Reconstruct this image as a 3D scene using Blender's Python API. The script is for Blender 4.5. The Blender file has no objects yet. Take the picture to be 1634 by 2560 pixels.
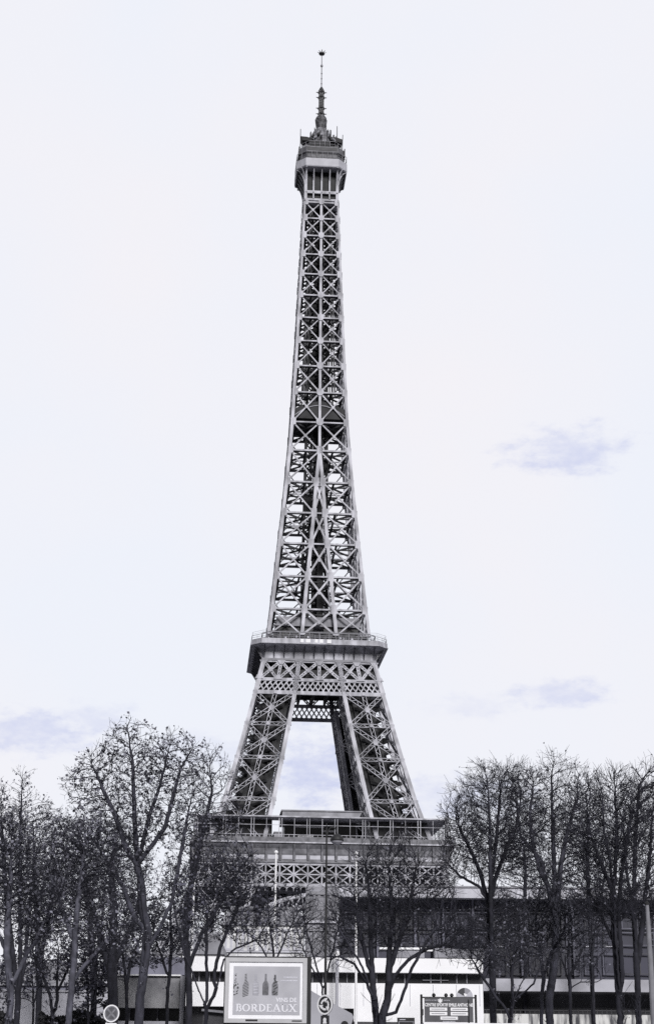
import bpy, math, random
import numpy as np
from mathutils import Vector, Matrix
R = math.radians
sc = bpy.context.scene
COL = sc.collection

# ------------------------------------------------------------------ camera
F_PX, CXP, CYP, PITCH, EYE, ROLL = 3920.0, 817.0, 1280.0, R(19.5), 1.6, R(.5)
cam_d = bpy.data.cameras.new('camera')
cam = bpy.data.objects.new('camera', cam_d); COL.objects.link(cam)
cam_d.sensor_fit = 'VERTICAL'; cam_d.sensor_height = 36.0; cam_d.lens = 36.0 * F_PX / 2560.0
cam_d.clip_start = 0.5; cam_d.clip_end = 9000
cam.location = (0, 0, EYE); cam.rotation_euler = (Matrix.Rotation(R(90) + PITCH, 3, 'X') @ Matrix.Rotation(ROLL, 3, 'Z')).to_euler()   # hand held: very slightly rolled
sc.camera = cam

# ------------------------------------------------------------------ light and sky
sc.view_settings.view_transform = 'Standard'
sc.view_settings.look = 'None'
sc.view_settings.exposure = 0.0
sc.view_settings.gamma = 1.0
SUN_AZ, SUN_EL = R(14), R(31)            # sun behind the camera, a little to the right
sd = bpy.data.lights.new('sun', 'SUN'); sd.energy = 3.7; sd.angle = R(18); sd.color = (1.0, 0.985, 0.97)
so = bpy.data.objects.new('sun', sd); COL.objects.link(so)
to_sun = Vector((math.sin(SUN_AZ) * math.cos(SUN_EL), -math.cos(SUN_AZ) * math.cos(SUN_EL), math.sin(SUN_EL)))
so.rotation_euler = to_sun.to_track_quat('Z', 'Y').to_euler(); so.location = (0, -50, 200)

W = bpy.data.worlds.new('World'); sc.world = W; W.use_nodes = True
nt = W.node_tree; N = nt.nodes; L = nt.links; N.clear()
def nd(t, **k):
    n = N.new(t)
    for a, b in k.items(): setattr(n, a, b)
    return n
def mth(op, a, b=None, c=None, clamp=False):
    n = nd('ShaderNodeMath', operation=op); n.use_clamp = clamp
    for i, v in enumerate((a, b, c)):
        if v is None: continue
        if isinstance(v, (int, float)): n.inputs[i].default_value = v
        else: L.new(v, n.inputs[i])
    return n.outputs[0]
def vmth(op, a, b=None):
    n = nd('ShaderNodeVectorMath', operation=op)
    for i, v in enumerate((a, b)):
        if v is None: continue
        if isinstance(v, (tuple, Vector)): n.inputs[i].default_value = tuple(v)
        else: L.new(v, n.inputs[i])
    return n
def mix(f, a, b, bt='MIX'):
    n = nd('ShaderNodeMix', data_type='RGBA', blend_type=bt)
    for s, v in ((n.inputs[0], f), (n.inputs[6], a), (n.inputs[7], b)):
        if isinstance(v, (int, float)): s.default_value = v
        elif isinstance(v, tuple): s.default_value = (*v, 1)
        else: L.new(v, s)
    return n.outputs[2]
def pix_dir(x, y):
    a = Vector(((x - CXP) / F_PX, 1.0, (CYP - y) / F_PX))
    c, s = math.cos(PITCH), math.sin(PITCH)
    return Vector((a.x, a.y * c - a.z * s, a.y * s + a.z * c)).normalized()
tc = nd('ShaderNodeTexCoord'); dirv = tc.outputs['Generated']
sky = nd('ShaderNodeTexSky', sky_type='NISHITA'); sky.sun_disc = False
sky.sun_elevation = SUN_EL; sky.sun_rotation = math.pi - SUN_AZ; sky.air_density = 1; sky.dust_density = 2
skyc = mix(1.0, sky.outputs[0], (0.10, 0.10, 0.10), 'MULTIPLY')
n1 = nd('ShaderNodeTexNoise'); n1.inputs['Scale'].default_value = 3.2; n1.inputs['Detail'].default_value = 4
L.new(dirv, n1.inputs['Vector'])
mr = nd('ShaderNodeMapRange'); mr.inputs[1].default_value = .4; mr.inputs[2].default_value = .66; L.new(n1.outputs[0], mr.inputs[0])
cl = mix(mr.outputs[0], (0.865, 0.892, 0.965), (0.91, 0.895, 0.935))
# faint lavender patches of thicker cloud low in the sky
nf = nd('ShaderNodeTexNoise'); nf.inputs['Scale'].default_value = 55; nf.inputs['Detail'].default_value = 7; nf.inputs['Roughness'].default_value = .62
vs = vmth('MULTIPLY', dirv, (1.0, 1.0, 2.2)); L.new(vs.outputs[0], nf.inputs['Vector'])
mf = nd('ShaderNodeMapRange'); mf.inputs[1].default_value = .33; mf.inputs[2].default_value = .66; L.new(nf.outputs[0], mf.inputs[0])
tot = None
for (x, y, rx, rz, st) in ((1416, 1118, 150, 62, .75), (1415, 1730, 120, 38, .65), (1180, 1760, 120, 30, .3), (70, 1835, 220, 55, .75),
                           (790, 1925, 120, 95, .95), (1130, 1995, 200, 60, .55), (250, 1800, 120, 40, .5), (520, 1880, 150, 50, .3)):
    d = pix_dir(x, y)
    sub = vmth('SUBTRACT', dirv, d)
    scl = vmth('MULTIPLY', sub.outputs[0], (F_PX / rx, F_PX / rx * .6, F_PX / rz))
    ln = vmth('LENGTH', scl.outputs[0]).outputs['Value']
    wob = mth('MULTIPLY_ADD', nf.outputs[0], -2.1, 1.05)
    l2 = mth('ADD', ln, wob)
    m = nd('ShaderNodeMapRange', interpolation_type='SMOOTHSTEP'); m.inputs[1].default_value = 1.25; m.inputs[2].default_value = .25
    m.inputs[3].default_value = 0; m.inputs[4].default_value = st; L.new(l2, m.inputs[0])
    tot = m.outputs[0] if tot is None else mth('MAXIMUM', tot, m.outputs[0])
pf = mth('MULTIPLY', tot, mth('MULTIPLY_ADD', mf.outputs[0], .6, .4), clamp=True)
cl = mix(pf, cl, (0.61, 0.65, 0.865))
# unseen sky overhead and behind is dimmed to cut ambient light
sep = nd('ShaderNodeSeparateXYZ'); L.new(dirv, sep.inputs[0])
fr = nd('ShaderNodeMapRange', interpolation_type='SMOOTHSTEP'); L.new(sep.outputs[1], fr.inputs[0])
fr.inputs[1].default_value = .05; fr.inputs[2].default_value = .62; fr.inputs[3].default_value = .17; fr.inputs[4].default_value = 1.0
grey = nd('ShaderNodeVectorMath', operation='SCALE'); L.new(cl, grey.inputs[0]); L.new(fr.outputs[0], grey.inputs['Scale'])
fin = mix(0.985, skyc, grey.outputs[0])
bg = nd('ShaderNodeBackground'); L.new(fin, bg.inputs[0]); bg.inputs[1].default_value = 1.0
wo = nd('ShaderNodeOutputWorld'); L.new(bg.outputs[0], wo.inputs[0])

sc.cycles.max_bounces = 5; sc.cycles.diffuse_bounces = 2; sc.cycles.transparent_max_bounces = 8
sc.cycles.use_denoising = False

# ------------------------------------------------------------------ helpers
def at(x, y, dist):
    """world point at ground distance dist seen at picture position x, y (in photograph pixels)"""
    dx, dy = x - CXP, y - CYP
    x, y = CXP + dx * math.cos(ROLL) + dy * math.sin(ROLL), CYP - dx * math.sin(ROLL) + dy * math.cos(ROLL)
    t = math.tan(PITCH + math.atan((CYP - y) / F_PX))
    z = EYE + dist * t
    zc = dist * math.cos(PITCH) + (z - EYE) * math.sin(PITCH)
    return Vector(((x - CXP) / F_PX * zc, dist, z))
def tag(o, label=None, cat=None, group=None, kind=None):
    if label: o['label'] = label
    if cat: o['category'] = cat
    if group: o['group'] = group
    if kind: o['kind'] = kind
    return o
def empty(name, loc=(0, 0, 0), rz=0.0):
    o = bpy.data.objects.new(name, None); COL.objects.link(o)
    o.location = loc; o.rotation_euler = (0, 0, rz); o.empty_display_size = .5
    return o
def mat(name, col, rough=.75, var=.12, scale=3.0, metal=0.0, col2=None, stretch=(1, 1, 1), detail=5, spec=.3, lo=.38, hi=.64, bump=0):
    m = bpy.data.materials.new(name); m.use_nodes = True
    t = m.node_tree; b = t.nodes['Principled BSDF']
    b.inputs['Roughness'].default_value = rough; b.inputs['Metallic'].default_value = metal
    b.inputs['Specular IOR Level'].default_value = spec
    tx = t.nodes.new('ShaderNodeTexCoord'); mp = t.nodes.new('ShaderNodeMapping'); mp.inputs['Scale'].default_value = stretch
    no = t.nodes.new('ShaderNodeTexNoise'); no.inputs['Scale'].default_value = scale; no.inputs['Detail'].default_value = detail
    r = t.nodes.new('ShaderNodeValToRGB')
    c2 = col2 or tuple(c * (1 - var) for c in col); c1 = col if col2 else tuple(min(1, c * (1 + var)) for c in col)
    r.color_ramp.elements[0].position = lo; r.color_ramp.elements[0].color = (*c2, 1)
    r.color_ramp.elements[1].position = hi; r.color_ramp.elements[1].color = (*c1, 1)
    t.links.new(tx.outputs['Object'], mp.inputs[0]); t.links.new(mp.outputs[0], no.inputs['Vector'])
    t.links.new(no.outputs[0], r.inputs[0]); t.links.new(r.outputs[0], b.inputs['Base Color'])
    if bump:
        bp = t.nodes.new('ShaderNodeBump'); bp.inputs['Strength'].default_value = bump
        t.links.new(no.outputs[0], bp.inputs['Height']); t.links.new(bp.outputs[0], b.inputs['Normal'])
    return m
def T(g, k=1.0, b=1.12):            # the photograph is a blue-black monochrome: greys with a cool cast
    return (g * k, g * k, g * b * k)

class MB:
    def __init__(s): s.v = []; s.f = []
    def hexa(s, c):                  # 8 corners: bottom ring 4, top ring 4
        n = len(s.v); s.v += [tuple(p) for p in c]
        s.f += [(n, n+3, n+2, n+1), (n+4, n+5, n+6, n+7), (n, n+1, n+5, n+4), (n+1, n+2, n+6, n+5), (n+2, n+3, n+7, n+6), (n+3, n, n+4, n+7)]
    def box(s, x0, y0, z0, x1, y1, z1):
        s.hexa([(x0, y0, z0), (x1, y0, z0), (x1, y1, z0), (x0, y1, z0), (x0, y0, z1), (x1, y0, z1), (x1, y1, z1), (x0, y1, z1)])
    def beam(s, p, q, w, t=None, n=(0, -1, 0)):
        p = Vector(p); q = Vector(q); t = t or w
        d = q - p
        if d.length < 1e-6: return
        d.normalize(); n = Vector(n); sd_ = d.cross(n)
        if sd_.length < 1e-3: sd_ = d.cross(Vector((1, 0, 0)))
        sd_.normalize(); nn = sd_.cross(d).normalized()
        a = sd_ * (w / 2); b = nn * (t / 2)
        s.hexa([p-a-b, p+a-b, p+a+b, p-a+b, q-a-b, q+a-b, q+a+b, q-a+b])
    def lattice(s, p, q, w, t, n=(0, -1, 0), pitch=None, r=.15):
        p = Vector(p); q = Vector(q); d = q - p; ln = d.length; d.normalize(); n = Vector(n)
        sd_ = d.cross(n).normalized() * (w / 2 - r / 2)
        s.beam(p + sd_, q + sd_, r, t, n); s.beam(p - sd_, q - sd_, r, t, n)
        k = max(2, int(ln / (pitch or w * 1.1)))
        for i in range(k):
            a = p + d * (ln * i / k); b = p + d * (ln * (i + 1) / k); sg = 1 if i % 2 else -1
            s.beam(a + sd_ * sg, b - sd_ * sg, r * .8, t * .6, n)
    def cyl(s, p, q, r0, r1=None, n=10, caps=True):
        r1 = r0 if r1 is None else r1
        p = Vector(p); q = Vector(q); d = (q - p).normalized()
        a = d.orthogonal().normalized(); b = d.cross(a); k = len(s.v)
        for c, r in ((p, r0), (q, r1)):
            for i in range(n):
                t = 2 * math.pi * i / n; s.v.append(tuple(c + a * (math.cos(t) * r) + b * (math.sin(t) * r)))
        for i in range(n): j = (i + 1) % n; s.f.append((k+i, k+j, k+n+j, k+n+i))
        if caps: s.f.append(tuple(k+n-1-i for i in range(n))); s.f.append(tuple(k+n+i for i in range(n)))
    def prism(s, pts, d):            # polygon pts extruded by vector d
        k = len(s.v); n = len(pts); d = Vector(d)
        s.v += [tuple(Vector(p)) for p in pts] + [tuple(Vector(p) + d) for p in pts]
        s.f.append(tuple(range(k, k+n))[::-1]); s.f.append(tuple(range(k+n, k+2*n)))
        for i in range(n): j = (i+1) % n; s.f.append((k+i, k+j, k+n+j, k+n+i))
    def lathe(s, prof, c=(0, 0, 0), n=16):
        k = len(s.v)
        for r, z in prof:
            for i in range(n):
                t = 2 * math.pi * i / n; s.v.append((c[0] + r * math.cos(t), c[1] + r * math.sin(t), c[2] + z))
        for a in range(len(prof) - 1):
            for i in range(n): j = (i + 1) % n; s.f.append((k+a*n+i, k+a*n+j, k+(a+1)*n+j, k+(a+1)*n+i))
        s.f.append(tuple(k+n-1-i for i in range(n))); m = k + (len(prof)-1)*n; s.f.append(tuple(m+i for i in range(n)))
    def loft(s, rings):              # list of rings, each a list of points (closed)
        k = len(s.v); n = len(rings[0])
        for r_ in rings: s.v += [tuple(p) for p in r_]
        for a in range(len(rings) - 1):
            for i in range(n): j = (i+1) % n; s.f.append((k+a*n+i, k+a*n+j, k+(a+1)*n+j, k+(a+1)*n+i))
        s.f.append(tuple(k+n-1-i for i in range(n))); m = k + (len(rings)-1)*n; s.f.append(tuple(m+i for i in range(n)))
    def build(s, name, m, parent=None):
        me = bpy.data.meshes.new(name); me.from_pydata(s.v, [], s.f); me.update()
        o = bpy.data.objects.new(name, me); COL.objects.link(o)
        if m: me.materials.append(m)
        if parent: o.parent = parent
        return o
def np_mesh(name, V, Fq, m, parent=None):
    """V (n,3) array, Fq (m,k) int array, all faces with k corners"""
    me = bpy.data.meshes.new(name); k = Fq.shape[1]
    me.vertices.add(len(V)); me.vertices.foreach_set('co', V.astype(np.float32).ravel())
    me.loops.add(Fq.size); me.loops.foreach_set('vertex_index', Fq.astype(np.int32).ravel())
    me.polygons.add(len(Fq)); me.polygons.foreach_set('loop_start', np.arange(0, Fq.size, k, dtype=np.int32))
    me.update(calc_edges=True); me.validate()
    o = bpy.data.objects.new(name, me); COL.objects.link(o); me.materials.append(m)
    if parent: o.parent = parent
    return o
def rect_box(mb, x0, y0, x1, y1, dist, depth=.3):
    """upright box whose front is seen between picture corners; vertical in the world"""
    ym = (y0 + y1) / 2; a = at(x0, ym, dist); b = at(x1, ym, dist); zt = at(x0, y0, dist).z; zb = at(x0, y1, dist).z
    mb.box(a.x, dist, zb, b.x, dist + depth, zt)
def text_mesh(body, size, name, m, parent, loc, depth=.01, offset=0.0, xs=1.0, align='LEFT', space=1.0):
    cu = bpy.data.curves.new('tmp', 'FONT'); cu.body = body; cu.size = size; cu.extrude = depth; cu.offset = offset
    cu.align_x = align; cu.space_character = space; cu.resolution_u = 3
    t = bpy.data.objects.new('tmp', cu); COL.objects.link(t); bpy.context.view_layer.update()
    me = bpy.data.meshes.new_from_object(t.evaluated_get(bpy.context.evaluated_depsgraph_get()))
    bpy.data.objects.remove(t); bpy.data.curves.remove(cu)
    me.name = name; me.materials.clear(); me.materials.append(m)
    o = bpy.data.objects.new(name, me); COL.objects.link(o); o.parent = parent
    o.location = loc; o.rotation_euler = (R(90), 0, 0); o.scale = (xs, 1, 1)
    return o

M = {}
M['iron'] = mat('painted_iron', T(.385), .55, .34, .5, stretch=(1, 1, .35), detail=7)
M['iron_dark'] = mat('dark_and_shaded_iron', T(.06), .6, .2, .5)  # dark ironwork, and the inner ring bracing with its shade in the colour
M['iron_mid'] = mat('grey_iron', T(.22), .6, .2, .4)
M['black_and_shade'] = mat('black_parts_and_shade', T(.025), .7, .3, .6)  # near-black; on the tower's cores and floors it carries their shade
M['white'] = mat('white_paint', T(.80, 1, 1.04), .6, .04, 1.2)
M['glass'] = mat('dark_glass', T(.03), .18, .4, .3, spec=.5)
M['asphalt'] = mat('asphalt', T(.05), .9, .2, .8)
M['stone'] = mat('pale_stone', T(.45), .8, .15, .25)

# ------------------------------------------------------------------ ground
g = MB(); g.v = [(-3000, -200, 0), (3000, -200, 0), (3000, 5000, 0), (-3000, 5000, 0)]; g.f = [(0, 1, 2, 3)]
tag(g.build('ground', mat('ground_gravel', T(.09), .95, .25, .4)), kind='structure')
g = MB(); g.box(-60, 6, -.2, 60, 34, .004); tag(g.build('road', M['asphalt']), kind='structure')
g = MB(); g.box(-60, 34, -.2, 60, 68, .13); tag(g.build('pavement', mat('pavement_slabs', T(.2), .9, .15, 1.5)), kind='structure')

# ================================================================== THE TOWER
TX, TY = -3.1, 450.0
tower = empty('iron_tower', (TX, TY, 0), R(4.5))
tag(tower, 'tall tapering iron lattice tower with three platforms and antenna mast, rising above the bare trees', 'tower')
WH = [(0, 55), (46, 33.4), (57, 29.8), (65.3, 26.8), (85.5, 21.5), (100.1, 18.0), (110.1, 15.7), (115.7, 14.7), (118.1, 14.45), (126, 13.6), (144, 11.9), (167.5, 9.75),
      (187.8, 8.3), (215.2, 7.15), (245.2, 6.05), (266, 5.3), (290, 5.3)]
IN = [(0, 33), (46, 17.5), (57, 15.3), (65.3, 13.4), (85.5, 9.6), (100.1, 6.95), (110.1, 5.75), (118.1, 4.95), (126.2, 4.26), (136.4, 3.4), (146.8, 2.45), (156.7, 1.64), (166.9, 1.0), (177.4, .0), (400, 0)]
def ip(tab, h):
    for (a, b), (c, d) in zip(tab, tab[1:]):
        if h <= c: return b + (d - b) * (h - a) / (c - a)
    return tab[-1][1]
w_ = lambda h: ip(WH, h)
i_ = lambda h: ip(IN, h)

LOWN = [1.5, 12, 23, 34, 46, 57]
UPN = [57, 69.45, 81.3, 91.2, 100.6]
def leg_mesh(sx, sy, nodes, front_fancy, chord, brace):
    m = MB()
    def P(a, b, h): return Vector((sx * (w_(h) if a else i_(h)), sy * (w_(h) if b else i_(h)), h))
    cor = [(1, 1), (0, 1), (0, 0), (1, 0)]
    for (a, b) in cor:
        for h0, h1 in zip(nodes, nodes[1:]):
            m.beam(P(a, b, h0), P(a, b, h1), chord, chord, (0, -1, 0))
    faces = [((1, 1), (0, 1), (0, sy, 0)), ((0, 1), (0, 0), (-sx, 0, 0)), ((0, 0), (1, 0), (0, -sy, 0)), ((1, 0), (1, 1), (sx, 0, 0))]
    for (A, B, n) in faces:
        for h0, h1 in zip(nodes, nodes[1:]):
            a0, a1, b0, b1 = P(*A, h0), P(*A, h1), P(*B, h0), P(*B, h1)
            off = Vector(n) * .15
            m.lattice(a0 + off, b1 + off, brace, .5, n); m.lattice(b0 - off * .5, a1 - off * .5, brace, .5, n)
            m.lattice((a0 + b0) / 2, (a1 + b1) / 2, brace, .4, n)
            m.lattice(a1, b1, brace * .9, .5, n)
            c = (a0 + a1 + b0 + b1) / 4 + off * 2
            u = (b0 - a0).normalized(); v = Vector((0, 0, 1))
            g_ = chord * .72
            m.prism([c + u * g_ * math.cos(k * math.pi / 4) + v * g_ * math.sin(k * math.pi / 4) for k in range(8)], Vector(n) * .2)
            for e in (a1, b1, (a1 + b1) / 2):
                m.prism([e + Vector(n) * chord * .5 + u * g_ * x + v * g_ * z for x, z in ((-.55, -.6), (.55, -.6), (.55, .6), (-.55, .6))], Vector(n) * .15)
    # lift rails and inner stair girders that make the inside of a leg dense
    return m, P
def leg_core(sx, sy, nodes, P):
    m = MB(); rnd = random.Random(sx * 3 + sy)
    for (u, v) in ((.25, .35), (.62, .35), (.25, .7), (.62, .7), (.42, .52)):
        for h0, h1 in zip(nodes, nodes[1:]):
            def Q(h):
                wi, wo = i_(h), w_(h); return Vector((sx * (wi + (wo - wi) * u), sy * (wi + (wo - wi) * v), h))
            m.beam(Q(h0), Q(h1), 1.1, 1.1)
    for h0, h1 in zip(nodes, nodes[1:]):      # solid black slabs added so the inside of the leg reads as shaded
        def Q(u, v, h):
            wi, wo = i_(h), w_(h); return (sx * (wi + (wo - wi) * u), sy * (wi + (wo - wi) * v), h)
        for (u0, u1, v0, v1) in ((.10, .46, .48, .66), (.52, .74, .44, .6)):
            c = [Q(u0, v0, h0), Q(u1, v0, h0), Q(u1, v1, h0), Q(u0, v1, h0), Q(u0, v0, h1), Q(u1, v0, h1), Q(u1, v1, h1), Q(u0, v1, h1)]
            m.hexa(c)
    h = nodes[0]
    while h < nodes[-1] - 2:
        wi, wo = i_(h), w_(h)
        def Q(u, v, hh): return Vector((sx * (wi + (wo - wi) * u), sy * (wi + (wo - wi) * v), hh))
        m.beam(Q(.1, .5, h), Q(.9, .5, h + .3), .5, 1.6)
        m.beam(Q(.2, .2, h), Q(.8, .8, h + 2.4), .7, 1.0); m.beam(Q(.8, .25, h + 1), Q(.2, .75, h + 2.6), .7, 1.0)
        m.beam(Q(.15, .3, h + 1.2), Q(.85, .3, h + 1.2), .35, .8)
        h += 3.1
    return m
for sx in (-1, 1):
    for sy in (-1, 1):
        m, P = leg_mesh(sx, sy, LOWN, False, 1.3, 1.3)
        m.box(*sorted((sx*31, sx*57))[:1], min(sy*31, sy*57), 0, max(sx*31, sx*57), max(sy*31, sy*57), 1.6)
        m.build('lower_leg', M['iron'], tower)
        m, P = leg_mesh(sx, sy, UPN, True, 1.1, 1.15)
        lg = m.build('upper_leg', M['iron'], tower)
        leg_core(sx, sy, UPN, P).build('lift_track_and_shade_slab', M['black_and_shade'], lg)

def four(fn):
    for k in range(4): fn(Matrix.Rotation(k * math.pi / 2, 3, 'Z'), k)
# ---- first floor: girder, arch, frieze, gallery
gir = MB(); arch = MB(); fri = MB(); nam = MB()
GZ0, GZ1 = 46.2, 51.6
def f1(rot, k):
    def X(x, y, z): return rot @ Vector((x, y, z))
    n = rot @ Vector((0, -1, 0))
    D = 33.0
    for z, h in ((GZ0, .7), (GZ1, .7), ((GZ0 + GZ1) / 2, .28)):
        gir.beam(X(-D, -D, z), X(D, -D, z), h, .6, n)
    cells = 18; cw = 2 * D / cells
    for i in range(cells + 1):
        x = -D + i * cw; gir.beam(X(x, -D, GZ0), X(x, -D, GZ1), .4, .4, n)
    for i in range(-1, cells):
        for a, b in ((i, i + 2), (i + 2, i)):
            x0, x1 = -D + a * cw, -D + b * cw; z0, z1 = GZ0, GZ1
            if i == -1:
                zc = (z0 + z1) / 2; xs, zs = (-D, zc), None
                if a < b: gir.beam(X(-D, -D - .1, zc), X(x1, -D - .1, z1), .3, .3, n)
                else: gir.beam(X(x0, -D - .1, z0), X(-D, -D - .1, zc), .3, .3, n)
            elif i == cells - 1:
                zc = (z0 + z1) / 2
                if a < b: gir.beam(X(x0, -D - .1, z0), X(D, -D - .1, zc), .3, .3, n)
                else: gir.beam(X(D, -D - .1, zc), X(x1, -D - .1, z1), .3, .3, n)
            else: gir.beam(X(x0, -D - .1, z0), X(x1, -D - .1, z1), .3, .3, n)
    # inner twin girder
    Di = 15.5
    for z in (GZ0, GZ1): gir.beam(X(-D, -Di, z), X(D, -Di, z), .8, .6, n)
    for i in range(18):
        x0 = -D + i * cw; gir.beam(X(x0, -Di, GZ0), X(x0 + cw, -Di, GZ1), .5, .4, n); gir.beam(X(x0 + cw, -Di, GZ0), X(x0, -Di, GZ1), .5, .4, n)
    # decorative arch below
    r = 31.0; zc = 13.5; NN = 36; dp = 3.0
    for lay in (0, 2.6):
        pr = None
        for j in range(NN + 1):
            t = math.pi * j / NN; yy = lambda z: -(w_(max(z, 0)) + .2)
            z0 = zc + (r - 0) * math.sin(t) * .98; z1 = zc + (r - dp) * math.sin(t) * .98
            a = X(r * math.cos(t), yy(z0) + lay, z0); b = X((r - dp) * math.cos(t), yy(z1) + lay, z1)
            arch.beam(a, b, .35, .35, n)
            if pr: arch.beam(pr[0], a, .8, .5, n); arch.beam(pr[1], b, .8, .5, n); arch.beam(pr[0], b, .3, .3, n)
            pr = (a, b)
    # frieze: curved wall with consoles and the band of name plates
    a = 33.2
    prof = [(a, 52.0), (a, 53.9), (a + .15, 54.2), (a + .4, 55.4), (a + 1.2, 56.5)]
    for (y0, z0), (y1, z1) in zip(prof, prof[1:]):
        fri.hexa([X(-y0, -y0, z0), X(y0, -y0, z0), X(y0, -y0 + .5, z0), X(-y0, -y0 + .5, z0), X(-y1, -y1, z1), X(y1, -y1, z1), X(y1, -y1 + .5, z1), X(-y1, -y1 + .5, z1)])
    for i in range(cells + 1):
        x = -a + .3 + i * (2 * a - .6) / cells
        fri.prism([X(x - .22, -a - .001, 52.2), X(x - .22, -a - .5, 52.4), X(x - .22, -a - .75, 54.6), X(x - .22, -a - 1.5, 56.4), X(x - .22, -a - .1, 56.5)], rot @ Vector((.44, 0, 0)))
        if i < cells: 
            w = (2 * a - .6) / cells
            p0 = X(x + .45, -a - .06, 52.75); p1 = X(x + w - .45, -a - .02, 53.75)
            nam.hexa([X(x + .45, -a - .08, 52.75), X(x + w - .45, -a - .08, 52.75), X(x + w - .45, -a - .003, 52.75), X(x + .45, -a - .003, 52.75),
                      X(x + .45, -a - .08, 53.75), X(x + w - .45, -a - .08, 53.75), X(x + w - .45, -a - .003, 53.75), X(x + .45, -a - .003, 53.75)])
    fri.beam(X(-a - .2, -a - .15, 52.05), X(a + .2, -a - .15, 52.05), .4, .5, n)
four(f1)
gir.build('first_floor_girder', M['iron'], tower)
arch.build('arch', M['iron'], tower)
fr_o = fri.build('first_floor_frieze', mat('frieze_paint', T(.17), .6, .3, .6), tower)
nam.build('name_plate', mat('name_plate_caught_light', T(.45), .6, .1, .6), fr_o)  # paler than the frieze: light caught by the plates is put into the colour
dk = MB(); H1 = 34.6
dk.box(-H1, -H1, 56.75, H1, H1, 57.1)
ff = dk.build('first_floor_deck', M['iron'], tower)
def slab_ring(mb, a, b, z0, z1):   # square ring from half width a (inner) to b (outer)
    mb.box(-b, -b, z0, b, -a, z1); mb.box(-b, a, z0, b, b, z1); mb.box(-b, -a, z0, -a, a, z1); mb.box(a, -a, z0, b, a, z1)
m = MB(); slab_ring(m, 30.6, 31.4, 46.6, 51.9); m.box(-30.6, -30.6, 50.5, 30.6, 30.6, 51.9); m.build('floor_and_shade_backing', M['black_and_shade'], tower)  # floor slab, plus a black ring standing for shade behind the girder
m = MB(); slab_ring(m, 27.0, 33.6, 63.6, 63.95); m.build('gallery_roof', M['iron'], ff)
m = MB()
def f2(rot, k):
    n = rot @ Vector((0, -1, 0))
    for i in range(10):
        x = -33.0 + i * 66.0 / 9
        for dx in (-.35, .35): m.beam(rot @ Vector((x + dx, -33.1, 57.1)), rot @ Vector((x + dx, -33.1, 63.55)), .17, .2, n)
        if i < 9: m.beam(rot @ Vector((x + 3.67, -33.1, 57.1)), rot @ Vector((x + 3.67, -33.1, 63.55)), .14, .14, n)
four(f2); m.build('gallery_posts', M['iron'], ff)
m = MB()
def f3(rot, k):
    m.hexa([rot @ Vector(p) for p in ((-34.2, -34.3, 57.1), (34.2, -34.3, 57.1), (34.2, -34.1, 57.1), (-34.2, -34.1, 57.1), (-34.2, -34.3, 58.3), (34.2, -34.3, 58.3), (34.2, -34.1, 58.3), (-34.2, -34.1, 58.3))])
four(f3); m.build('parapet', mat('parapet_paint', T(.15), .6, .3, .7), ff)
m = MB()
def f9(rot, k):
    n = rot @ Vector((0, -1, 0))
    m.beam(rot @ Vector((-34.2, -34.25, 58.95)), rot @ Vector((34.2, -34.25, 58.95)), .12, .1, n)
    for i in range(55): x = -34 + i * 68 / 54; m.beam(rot @ Vector((x, -34.25, 58.3)), rot @ Vector((x, -34.25, 58.95)), .09, .09, n)
    m.beam(rot @ Vector((-33, -33.15, 61.6)), rot @ Vector((33, -33.15, 61.6)), .12, .1, n)
four(f9); m.build('handrail', M['iron'], ff)
m = MB()
def f10(rot, k):
    n = rot @ Vector((0, -1, 0))
    for i in range(37):
        x = -33 + i * 66 / 36; x2 = x + 66 / 36
        if i < 36:
            pr = None
            for q in range(6):
                t = math.pi * q / 5; p = rot @ Vector((x + .92 - .92 * math.cos(t), -33.1, 45.0 + .8 * math.sin(t)))
                if pr: m.beam(pr, p, .16, .15, n)
                pr = p
        m.beam(rot @ Vector((x, -33.1, 44.6)), rot @ Vector((x, -33.1, 46.0)), .16, .16, n)
four(f10); m.build('arcade_trim', M['iron'], tower)
# dark glazed back wall of the gallery and the floor pavilions
m = MB()
for sx in (-1, 1):
    m = MB()
    m.box(min(sx * 13, sx * 28.1), -28.5, 57.1, max(sx * 13, sx * 28.1), -28.1, 63.5)
    m.box(min(sx * 13, sx * 28.1), 28.1, 57.1, max(sx * 13, sx * 28.1), 28.5, 63.5)
    m.box(min(sx * 28.1, sx * 28.5), -28.5, 57.1, max(sx * 28.1, sx * 28.5), 28.5, 63.5)
    m.build('gallery_glazing', M['glass'], ff)
for k, (yc, sg) in enumerate(((-21, -1), (21, 1))):
    pv = MB()
    y0, y1 = yc - 5, yc + 5
    pv.box(-9.6, y0, 57.1, 9.6, y1, 63.4)
    p = pv.build('pavilion', M['glass'], tower)
    rf = MB(); rf.hexa([(-10.4, y0 - 1.4, 63.4), (9.6, y0 - 1.4, 63.4), (9.6, y1, 63.4), (-10.4, y1, 63.4), (-10.2, y0 - .1, 66.3), (11.2, y0 - .1, 66.3), (11.2, y1, 66.3), (-10.2, y1, 66.3)])
    rf.box(-10.5, y0 - .4, 66.3, 11.4, y1, 66.65)
    rf.build('roof', M['iron_mid'], p)
    st = MB(); st.box(-6.8, y0 - 1.3, 63.55, -1, y0 - 1.0, 64.3)
    for (a, b, z) in ((-6.6, 1.0, 62.0), (0.4, 4.4, 60.9), (-6.0, -2, 59.5)): st.box(a, y0 - .12, z, b, y0 - .003, z + .5)
    st.build('light_strip', M['white'], p)
    bl = MB(); bl.box(-9.0, y0 - 2.2, 57.1, 8.6, y0 - 2.0, 59.2); bl.build('balustrade', M['iron_mid'], p)

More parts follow.
